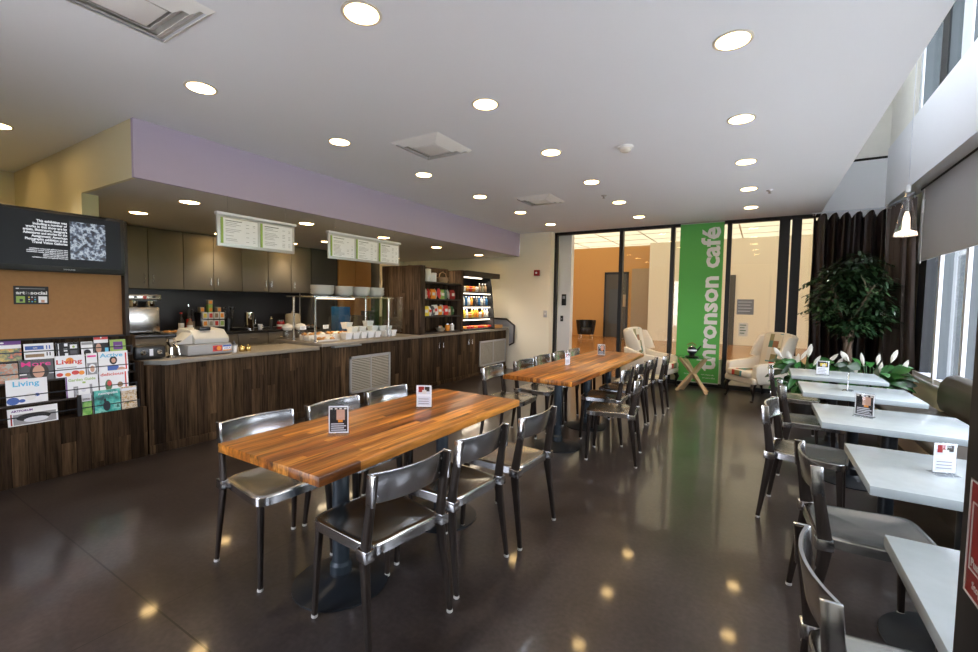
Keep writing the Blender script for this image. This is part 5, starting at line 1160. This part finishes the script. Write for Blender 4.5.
def curtain(name, label, p0, p1, n_folds, amp, z0, z1, m_, seed, flare=0.0, nrm=None):
    rnd = random.Random(seed); p0 = Vector(p0); p1 = Vector(p1); d = (p1 - p0); L_ = d.length; d = d / L_; nn = Vector((-d.y, d.x)) if nrm is None else Vector(nrm)
    ph = [rnd.uniform(-0.5, 0.5) for _ in range(n_folds + 2)]
    def fn(u, v):
        s = u * L_; a = u * n_folds * 2 * PI; k = int(u * n_folds); f = math.sin(a + 0.8 * math.sin(u * 9 + seed)) + 0.35 * math.sin(2.3 * a + seed)
        am = amp * (0.55 + 0.45 * (1 - v)) * (1 + 0.5 * ph[min(k, n_folds)])
        off = nn * (f * am) + nn * flare * (1 - v) ** 1.5
        wob = 0.012 * math.sin(v * 14 + u * 6 + seed) * (1 - v)
        q = p0 + d * (s + wob + 0.25 * am * math.cos(a)) + off
        sag = 0.10 * (1 - abs(math.cos(a / 2 + 0.3))) if v > 0.9 else 0
        return (q.x, q.y, z0 + (z1 - z0) * v - sag)
    t = thing(name, label, 'curtain', (p0.x, p0.y, z1))
    t['w_loc'] = (p0.x, p0.y, z1)
    MB().grid(fn, n_folds * 14, 26, th=0.004).build('curtain_fabric', m_, t)
    b = MB()
    for k in range(n_folds + 1):
        q = p0 + d * (L_ * k / n_folds)
        b.tube([(q.x, q.y, z1 - 0.02), (q.x, q.y, z1 + 0.03)], 0.006, 6)
    b.build('hooks', M['steel'], t)
    return t
curtain('dark_curtain', 'dark chocolate satin curtain hanging across the far wall behind the tree', (0.62, 8.46), (1.46, 8.46), 6, 0.065, 0.02, 2.86, M['curtain'], 3)
curtain('side_curtain', 'shiny taupe-brown satin curtain at the corner of the side window', (1.49, 8.36), (1.60, 7.66), 4, 0.05, 0.02, 2.86, M['curtain2'], 5, flare=0.10)
t = thing('curtain_rail', 'thin pale curtain rail bent round the far right corner', 'curtain rail', (1.0, 8.46, 2.88), world=True)
MB().tube([(0.60, 8.46, 2.88), (1.40, 8.46, 2.88), (1.47, 8.40, 2.88), (1.58, 7.6, 2.90)], 0.012, 10).build('rail', M['mull'], t)
for (x, y_) in ((0.66, 8.46), (1.30, 8.46)): MB().tube([(x, y_, 2.88), (x, YF - 0.04, 2.88)], 0.008, 8).build('wall_bracket', M['mull'], t)

# pendant lamp
t = thing('pendant_lamp', 'small glass cone pendant lamp hanging near the window', 'pendant lamp', (0.99, 4.95, 2.04))
MB().tube([(0, 0, 0.38), (0, 0, 3.76)], 0.0022, 6).build('cable', M['mull'], t)
MB().lathe([(0.080, 0.0), (0.012, 0.38), (0.009, 0.38), (0.077, 0.0)], n=32).build('glass_cone', M['acrylic'], t)
MB().lathe([(0.016, 0.36), (0.016, 0.41), (0.006, 0.42)], n=16).build('cap', M['mull'], t)
MB().lathe([(0.070, 0.012), (0.074, 0.002), (0.070, 0.03), (0.026, 0.05), (0.022, 0.15), (0.010, 0.20), (0.003, 0.20)], n=28).build('inner_diffuser', M['lamp_soft'], t)

# ================================================================== PLANTS
def leaf_geo(b, base, d, L_, W, mi, droop=0.25, up_=Vector((0, 0, 1))):
    d = d.normalized(); s = d.cross(up_)
    if s.length < 0.05: s = Vector((1, 0, 0))
    s.normalize(); n = s.cross(d).normalized()
    vs = []; segs = 4
    for k in range(segs + 1):
        f = k / segs; wd = W * math.sin(PI * min(1, f * 0.92 + 0.04)) ** 0.8
        c = base + d * L_ * f - Vector((0, 0, 1)) * droop * L_ * f * f
        vs += [c - s * wd + n * wd * 0.25, c, c + s * wd + n * wd * 0.25]
    fs = []
    for k in range(segs):
        a = k * 3; fs += [(a, a + 1, a + 4, a + 3), (a + 1, a + 2, a + 5, a + 4)]
    b.add(vs, fs, mi, True)
t = thing('ficus_tree', 'tall leafy ficus tree with a twisted trunk in front of the dark curtain', 'tree', (1.03, 7.75, 0))
MB().lathe([(0.16, 0), (0.21, 0.36), (0.22, 0.40), (0.20, 0.40), (0.19, 0.35)], n=28).build('planter', M['pot'], t)
MB().lathe([(0.005, 0.34), (0.19, 0.34), (0.19, 0.36), (0.005, 0.365)], n=20).build('soil', M['soil'], t)
b = MB(); rnd = random.Random(11)
for k in range(4):
    pts = []
    for i in range(13):
        f = i / 12; a = k * PI / 2 + f * 5.0; r_ = 0.045 + 0.02 * math.sin(f * 7)
        pts.append((r_ * math.cos(a), r_ * math.sin(a), 0.36 + f * 0.75))
    e = Vector((0.30 * math.cos(k * 1.7 + 0.4), 0.30 * math.sin(k * 1.7 + 0.4), 1.75)); pts.append(tuple((Vector(pts[-1]) + e) / 2)); pts.append(tuple(e))
    b.tube(pts, [0.024] * 13 + [0.016, 0.008], 8)
    for j in range(4):
        c = (Vector(pts[-2]) + (e - Vector(pts[-2])) * (0.2 + 0.2 * j)); q = c + Vector((rnd.uniform(-0.3, 0.3), rnd.uniform(-0.3, 0.3), rnd.uniform(0.05, 0.3)))
        b.tube([tuple(c), tuple((c + q) / 2 + Vector((0, 0, 0.03))), tuple(q)], [0.008, 0.006, 0.003], 6)
b.build('trunk', M['bark'], t)
b = MB(); rnd = random.Random(5)
M['leafl'] = mat('pale_ficus_leaf', (0.045, 0.095, 0.035), 0.35, noise=0.4, nscale=6)
M['leafd'] = mat('deep_ficus_leaf', (0.007, 0.022, 0.009), 0.35, noise=0.4, nscale=6)
lobes = [(0, 0, 1.66, 0.42, 0.36), (-0.25, -0.05, 1.45, 0.24, 0.28), (0.22, -0.05, 1.40, 0.26, 0.28), (0.05, 0.0, 1.98, 0.26, 0.24), (-0.12, -0.1, 1.85, 0.25, 0.22), (0.18, 0.05, 1.75, 0.27, 0.24), (0.0, -0.05, 1.2, 0.26, 0.16)]
for i in range(2900):
    lx, ly, lz, lr, lh = rnd.choice(lobes)
    a = rnd.uniform(0, 2 * PI); ct = rnd.uniform(-1, 1); st = math.sqrt(1 - ct * ct); rr = rnd.random() ** 0.45
    rr *= 1 + 0.12 * math.sin(a * 5 + ct * 4)
    c = Vector((lx + lr * rr * st * math.cos(a), ly + lr * rr * st * math.sin(a), lz + lh * rr * ct))
    d = Vector((math.cos(a) + rnd.uniform(-.6, .6), math.sin(a) + rnd.uniform(-.6, .6), rnd.uniform(-0.6, 0.3)))
    leaf_geo(b, c, d, rnd.uniform(0.06, 0.09), rnd.uniform(0.015, 0.023), M[rnd.choice(['leaf', 'leaf', 'leaf', 'leafd', 'leafl'])], 0.3)
for k in range(16):
    a = rnd.uniform(0, 2 * PI); z_ = rnd.uniform(1.2, 2.1); r_ = 0.40 if z_ < 1.9 else 0.22
    c = Vector((r_ * math.cos(a), r_ * math.sin(a), z_))
    for j in range(9):
        leaf_geo(b, c + Vector((math.cos(a), math.sin(a), -0.5)) * 0.022 * j, Vector((math.cos(a + (1 if j % 2 else -1)), math.sin(a + (1 if j % 2 else -1)), -0.3)), 0.06, 0.016, M['leaf'], 0.3)
b.build('foliage', None, t)

def lily(loc, label, seed, spread, flowers):
    t = thing('peace_lily', label, 'plant', loc, group='peace lilies by the far table')
    MB().lathe([(0.10, 0), (0.15, 0.24), (0.16, 0.27), (0.14, 0.27), (0.12, 0.22)], n=24).build('planter', M['pot'], t)
    rnd = random.Random(seed); b = MB()
    for i in range(64):
        a = rnd.uniform(0, 2 * PI); r_ = rnd.uniform(0.06, spread); h_ = rnd.uniform(0.40, 0.72)
        tip = Vector((r_ * math.cos(a), r_ * math.sin(a), h_))
        b.tube([(0.04 * math.cos(a), 0.04 * math.sin(a), 0.22), tuple(tip * 0.6 + Vector((0, 0, 0.13))), tuple(tip)], [0.005, 0.004, 0.003], 5, M['leaf2'])
        leaf_geo(b, tip, Vector((math.cos(a), math.sin(a), rnd.uniform(0.0, 1.1))), rnd.uniform(0.17, 0.28), rnd.uniform(0.040, 0.062), M[rnd.choice(['leaf2', 'leaf2', 'leaf'])], rnd.uniform(0.3, 0.7), up_=Vector((rnd.uniform(-0.6, 0.6), -0.9, 0.5)))
    b.build('leaves', None, t)
    for (dx, dz, lean) in flowers:
        b = MB(); base = Vector((dx, -0.06 + 0.1 * rnd.random(), dz)); d = Vector((lean, -0.15, 1))
        b.tube([(0.1 * dx, 0, 0.25), tuple(base * 0.5 + Vector((0, 0, dz * 0.25))), tuple(base)], [0.005, 0.004, 0.004], 6, M['leaf2'])
        leaf_geo(b, base, d, rnd.uniform(0.13, 0.19), rnd.uniform(0.020, 0.032), M['spathe'], 0.0, up_=Vector((0, 1, 0)))
        b.tube([tuple(base), tuple(base + Vector((lean * 0.05, -0.03, 0.07)))], [0.007, 0.005], 8, M['ivory'])
        b.build('flower', None, t)
lily((0.50, 7.05, 0), 'peace lily with white blooms left of the ficus, behind the farthest white table', 21, 0.28, [(-0.25, 0.78, -0.7), (-0.14, 0.72, -0.3), (-0.04, 0.76, 0.5), (0.04, 0.80, 0.15), (0.10, 0.70, 0.5), (0.25, 0.74, 0.8), (-0.08, 0.66, 0.1), (0.33, 0.66, 0.4)])
lily((1.17, 7.0, 0), 'peace lily with white blooms right of the ficus, beside the curtain', 33, 0.27, [(-0.22, 0.78, -0.7), (-0.08, 0.74, -0.2), (0.05, 0.76, 0.1), (0.17, 0.80, 0.3), (0.08, 0.66, 0.1), (-0.16, 0.60, 0.1), (0.27, 0.70, 0.3)])

# ================================================================== FAR END SEATING
def armchair(loc, rz, label, sc=1.0):
    t = thing('wing_armchair', label, 'armchair', loc, rz, group='cream patchwork wing armchairs')
    MB().box(-0.30, 0.33, -0.31, 0.31, 0.26, 0.36, M['cream'], bev=0.03, seg=3).build('seat_base', parent=t)
    c = MB().box(-0.22, 0.36, -0.235, 0.235, 0.35, 0.46, M['cream'], bev=0.04, seg=4).build('seat_cushion', parent=t)
    MB().box(-0.16, 0.30, -0.10, 0.10, 0.458, 0.466, M['patch'], bev=0.003).box(0.352, 0.366, -0.10, 0.10, 0.365, 0.45, M['patch'], bev=0.003).build('patchwork_strip', label='patchwork strip in red, green and brown', parent=t)
    # back, slightly reclined with a rounded top
    mx = Matrix.Translation((-0.27, 0, 0.36)) @ Matrix.Rotation(R(-12), 4, 'Y')
    prof = []
    w2 = 0.27
    for k in range(13):
        a = PI * k / 12; prof.append((w2 * math.cos(a) * (1.0), 0.62 + 0.07 * math.sin(a) ** 0.6))
    prof = [(0.25, -0.08)] + prof + [(-0.25, -0.08)]
    b = MB().prism(prof, 0, -0.07, 0.06, M['cream'], bev=0.028); b.xf(mx); b.build('backrest', parent=t)
    b = MB().box(0.058, 0.070, -0.12, 0.12, 0.10, 0.66, M['patch'], bev=0.003); b.xf(mx); b.build('patchwork_panel', label='patchwork panel down the back', parent=t)
    b = MB().box(-0.078, -0.068, -0.12, 0.12, 0.05, 0.62, M['patch'], bev=0.003); b.xf(mx); b.build('patchwork_rear', label='patchwork panel on the rear', parent=t)
    for s in (-1, 1):
        ya, yb = sorted((s * 0.235, s * 0.33))
        MB().prism([(-0.36, 0.27), (0.26, 0.27), (0.30, 0.40), (0.30, 0.53), (0.25, 0.565), (-0.10, 0.60), (-0.30, 0.68), (-0.42, 0.70)], 1, ya, yb, M['cream'], bev=0.025).build('arm', parent=t)
        ya, yb = sorted((s * 0.245, s * 0.30))
        MB().prism([(-0.30, 0.62), (-0.10, 0.66), (-0.17, 0.82), (-0.27, 0.98), (-0.45, 0.98)], 1, ya, yb, M['cream'], bev=0.018).build('wing', parent=t)
        MB().tube([(0.27, s * 0.26, 0.28), (0.315, s * 0.28, 0.20), (0.285, s * 0.27, 0.09), (0.30, s * 0.28, 0.02), (0.33, s * 0.29, 0.0)], [0.042, 0.034, 0.017, 0.014, 0.024], 10).build('leg', M['legwood'], t)
        MB().tube([(-0.30, s * 0.26, 0.28), (-0.34, s * 0.27, 0.12), (-0.38, s * 0.28, 0.0)], [0.03, 0.02, 0.014], 10).build('leg', M['legwood'], t)
    return t
armchair((-0.02, 8.12, 0), R(222), 'cream wing armchair with patchwork, right of the green banner')
armchair((-1.58, 8.16, 0), R(-12), 'cream wing armchair with patchwork, left of the green banner behind the table')

t = thing('cross_leg_table', 'small glass-topped side table with crossed pale wooden legs', 'side table', (-0.925, 8.08, 0))
MB().lathe([(0.26, 0.575), (0.265, 0.58), (0.265, 0.588), (0.26, 0.592)], n=36).build('glass_top', M['greenglass'], t)
for k in range(4):
    a = R((22, 158, 202, 338)[k] - 8); x, y_ = 0.235 * math.cos(a), 0.235 * math.sin(a)
    off = 0.018 * (1 if k % 2 else -1)
    b = MB().tube([(x + off, y_, 0.0), (-x * 0.85 + off, -y_ * 0.85, 0.574)], 0.032, 4)
    b.build('leg', M['palewood'], t)
t = thing('teapot_ornament', 'small dark teapot on a stand on the glass side table', 'teapot', (-0.95, 8.02, 0.592))
MB().lathe([(0.10, 0), (0.11, 0.01), (0.04, 0.022), (0.045, 0.04)], n=24).build('stand', M['legwood'], t)
MB().lathe([(0.03, 0.035), (0.068, 0.07), (0.075, 0.11), (0.055, 0.155), (0.03, 0.17)], n=24).build('pot_body', M['blackmetal'], t)
MB().lathe([(0.035, 0.168), (0.02, 0.185), (0.008, 0.19), (0.012, 0.205), (0.003, 0.21)], n=16).build('lid', M['chrome'], t)
MB().tube([(0.06, 0, 0.10), (0.10, 0, 0.14), (0.13, 0, 0.19)], [0.016, 0.011, 0.008], 8).build('spout', M['blackmetal'], t)
MB().tube([(-0.055, 0, 0.15), (-0.075, 0, 0.20), (0.0, 0, 0.235), (0.06, 0, 0.19)], 0.006, 8).build('handle', M['red'], t)
MB().lathe([(0.0755, 0.10), (0.0765, 0.115), (0.074, 0.125)], n=24).build('glaze_band', M['mull'], t)

# banner
XB0, XB1, YBn = -1.285, -0.59, 8.60
t = thing('cafe_banner', 'tall green banner with white vertical lettering on the far glass wall', 'banner', (-0.94, YBn, 0.1), world=True)
MB().box(XB0, XB1, YBn, YBn + 0.006, 0.09, ZC - 0.03, M['green']).build('fabric', parent=t)
MB().tube([(XB0, YBn + 0.006, ZC - 0.03), (XB1, YBn + 0.006, ZC - 0.03)], 0.012, 10, M['greyframe']).build('top_bar', parent=t)
MB().box(XB0, XB1, YBn - 0.006, YBn + 0.012, 0.075, 0.095, M['greyframe'], bev=0.003).build('bottom_bar', parent=t)
tx = text_bm('thronson caf\u00e9', 0.40, (-0.655, YBn - 0.002, 0.30), (0, 0, 1), (-1, 0, 0), ext=0.001, offset=0.012, fit=2.50)
MB().merge(tx, None, False).build('large_lettering', M['white'], t)
b = MB()
for (s_, x, z_, f) in (('thronson', -1.14, 0.215, 0.13), ('new orleans cafe', -0.86, 0.22, 0.20), ('art and coffee', -0.84, 0.165, 0.20)):
    b.merge(text_bm(s_, 0.04, (x, YBn - 0.002, z_), (1, 0, 0), (0, 0, 1), ext=0.001, fit=f), None, False)
b.build('small_lettering', M['white'], t)

# wall fittings
t = thing('fire_alarm', 'small red fire alarm strobe on the far cream wall', 'fire alarm', (-4.03, 8.5, 2.07), world=True)
MB().box(-4.09, -3.97, 8.45, 8.499, 2.01, 2.13, M['red'], bev=0.006).build('housing', parent=t)
MB().box(-4.05, -4.01, 8.435, 8.45, 2.05, 2.09, M['white'], bev=0.006).build('strobe', parent=t)
t = thing('light_switch', 'metal light switch plate on the far cream wall', 'switch', (-3.83, 8.5, 1.22), world=True)
MB().box(-3.87, -3.79, 8.49, 8.499, 1.15, 1.29, M['greyframe'], bev=0.002).build('plate', parent=t)
MB().box(-3.84, -3.82, 8.482, 8.49, 1.20, 1.24, M['white'], bev=0.002).build('toggle', parent=t)
t = thing('card_reader', 'tall black card reader on the white return wall', 'card reader', (-3.6, 8.95, 1.5), world=True)
MB().box(-3.65, -3.55, 8.925, 8.949, 1.40, 1.64, M['black'], bev=0.006).build('housing', parent=t)
MB().box(-3.63, -3.57, 8.918, 8.925, 1.54, 1.60, M['midgrey'], bev=0.004).build('display', parent=t)
t = thing('door_switch', 'small black door switch below the card reader', 'switch', (-3.64, 8.95, 1.12), world=True)
MB().box(-3.67, -3.61, 8.93, 8.949, 1.06, 1.18, M['black'], bev=0.004).build('housing', parent=t)
MB().box(-3.655, -3.625, 8.924, 8.93, 1.10, 1.13, M['midgrey']).build('button', parent=t)
def notice(x0, x1, z0, z1, label, m1, dark):
    t = thing('glass_notice', label, 'notice', ((x0 + x1) / 2, YF - 0.012, z0), world=True)
    MB().box(x0, x1, YF - 0.012, YF - 0.008, z0, z1, M[m1]).build('sheet', parent=t)
    b = MB()
    for k in range(4):
        zz = z1 - (z1 - z0) * (0.2 + 0.2 * k); b.box(x0 + 0.02, x1 - 0.03 - 0.02 * (k % 2), YF - 0.014, YF - 0.012, zz, zz + 0.012, M[dark])
    b.build('lettering', parent=t)
notice(-0.36, -0.11, 1.30, 1.56, 'square grey notice on the glass right of the banner', 'midgrey', 'mull')
notice(-0.32, -0.18, 0.93, 1.16, 'smaller pale notice on the glass below the square one', 'ivory', 'leaf2')

# hall furniture
t = thing('tub_chair', 'black tub chair in the orange hall beyond the glass', 'armchair', (-6.35, 18.3, 0), R(-60))
rings = []
b = MB()
for z_, r0 in ((0.15, 0.34), (0.42, 0.38), (0.72, 0.42), (0.76, 0.41)):
    rings.append([(r0 * math.cos(a), r0 * math.sin(a), z_ - (0.12 if abs(a) < 0.9 and z_ > 0.5 else 0)) for a in [R(50 + 260 * k / 18) for k in range(19)]] + [((r0 - 0.1) * math.cos(a), (r0 - 0.1) * math.sin(a), z_) for a in [R(310 - 260 * k / 18) for k in range(19)]])
b.loft(rings); b.build('shell', M['black'], t)
MB().lathe([(0.28, 0.15), (0.31, 0.2), (0.31, 0.40), (0.27, 0.43)], n=28).build('seat_cushion', M['black'], t)
for s in (-1, 1):
    for q in (-1, 1): MB().tube([(q * 0.22, s * 0.22, 0.16), (q * 0.24, s * 0.24, 0)], [0.02, 0.014], 8).build('leg', M['steel'], t)
t = thing('low_hall_table', 'low dark table left of the black tub chair in the hall', 'table', (-7.75, 17.8, 0))
MB().box(-0.6, 0.5, -0.35, 0.35, 0.36, 0.40, bev=0.006).build('tabletop', M['darkwood'], t)
for s in (-1, 1):
    for q in (-0.55, 0.45): MB().box(q - 0.02, q + 0.02, s * 0.31 - 0.02, s * 0.31 + 0.02, 0, 0.36).build('leg', M['darkframe'], t)
t = thing('sign_stand', 'floor sign stand with a tan placard in front of the hall door', 'sign stand', (-4.95, 18.6, 0))
MB().lathe([(0.18, 0), (0.18, 0.015), (0.02, 0.03)], n=20).build('foot', M['darkframe'], t)
MB().tube([(0, 0, 0.02), (0, 0, 1.4)], 0.014, 8).build('pole', M['darkframe'], t)
MB().box(-0.16, 0.16, -0.012, 0.012, 1.35, 1.85, bev=0.004).build('placard', M['tan'], t)

# door leaf at the right edge, close to the camera
t = thing('glass_entry_door', 'black door frame edge at the far right with a red sign on it', 'door', (0.24, 0.0, 0), world=True)
MB().box(0.20, 0.245, 0.55, 0.69, 0.02, 2.45, M['blackmatte'], bev=0.003).build('door_stile', parent=t)
MB().box(0.20, 0.245, -0.30, -0.18, 0.02, 2.45, M['blackmatte'], bev=0.003).build('door_stile', parent=t)
MB().box(0.20, 0.245, -0.18, 0.55, 2.33, 2.45, M['blackmatte'], bev=0.003).build('top_rail', parent=t)
MB().box(0.20, 0.245, -0.18, 0.55, 0.02, 0.30, M['blackmatte'], bev=0.003).build('bottom_rail', parent=t)
MB().box(0.205, 0.24, -0.18, 0.55, 0.30, 2.33, M['blackmatte'], bev=0.002).build('door_panel', parent=t)
sg = MB(); xs_ = 0.1995
sg.box(xs_ - 0.0010, xs_, 0.38, 0.665, 1.14, 1.262, M['red'])
fr_ = sg.build('red_sign', label='red sign with a white border', parent=t)
b = MB()
for (a, e, z0, z1) in ((0.6625, 0.665, 1.14, 1.262), (0.38, 0.665, 1.14, 1.142), (0.38, 0.665, 1.260, 1.262), (0.6545, 0.656, 1.168, 1.240), (0.42, 0.656, 1.168, 1.1695), (0.42, 0.656, 1.2385, 1.240)):
    b.box(xs_ - 0.0018, xs_ - 0.0008, a, e, z0, z1, M['white'])
b.merge(text_bm('Push', 0.013, (xs_ - 0.0012, 0.652, 1.173), (0, -1, 0), (0, 0, 1), ext=0.0004), M['white'], False)
b.merge(text_bm('Stop', 0.012, (xs_ - 0.0012, 0.646, 1.151), (0, -1, 0), (0, 0, 1), ext=0.0004), M['white'], False)
b.build('sign_lettering', parent=t)

# ================================================================== OUTDOORS
def outdoor_tree(loc, h, seed, label):
    t = thing('park_tree', label, 'tree', loc, group='trees outside the window'); rnd = random.Random(seed)
    MB().tube([(0, 0, 0), (0.1, 0, h * 0.3), (0, 0.1, h * 0.6)], [0.25, 0.18, 0.1], 10).build('trunk', M['bark'], t)
    b = MB()
    for i in range(900):
        v = Vector((rnd.gauss(0, 1), rnd.gauss(0, 1), rnd.gauss(0, 0.8))).normalized() * rnd.random() ** 0.4
        c = Vector((v.x * h * 0.35, v.y * h * 0.35, h * 0.62 + v.z * h * 0.36))
        leaf_geo(b, c, Vector((rnd.uniform(-1, 1), rnd.uniform(-1, 1), rnd.uniform(-.5, .5))), h * 0.09, h * 0.03, M['treeleaf'], 0.2)
    b.build('foliage', None, t)
outdoor_tree((8.5, 31, -0.22), 9, 1, 'green tree outside seen through the side window at the right edge')
outdoor_tree((19, 42, -0.22), 11, 2, 'larger green tree outside, farther right beyond the window')
outdoor_tree((16, 24, -0.22), 10, 3, 'green tree outside on the lawn to the right')
outdoor_tree((12, 12, -0.22), 9, 4, 'green tree outside level with the banquette')
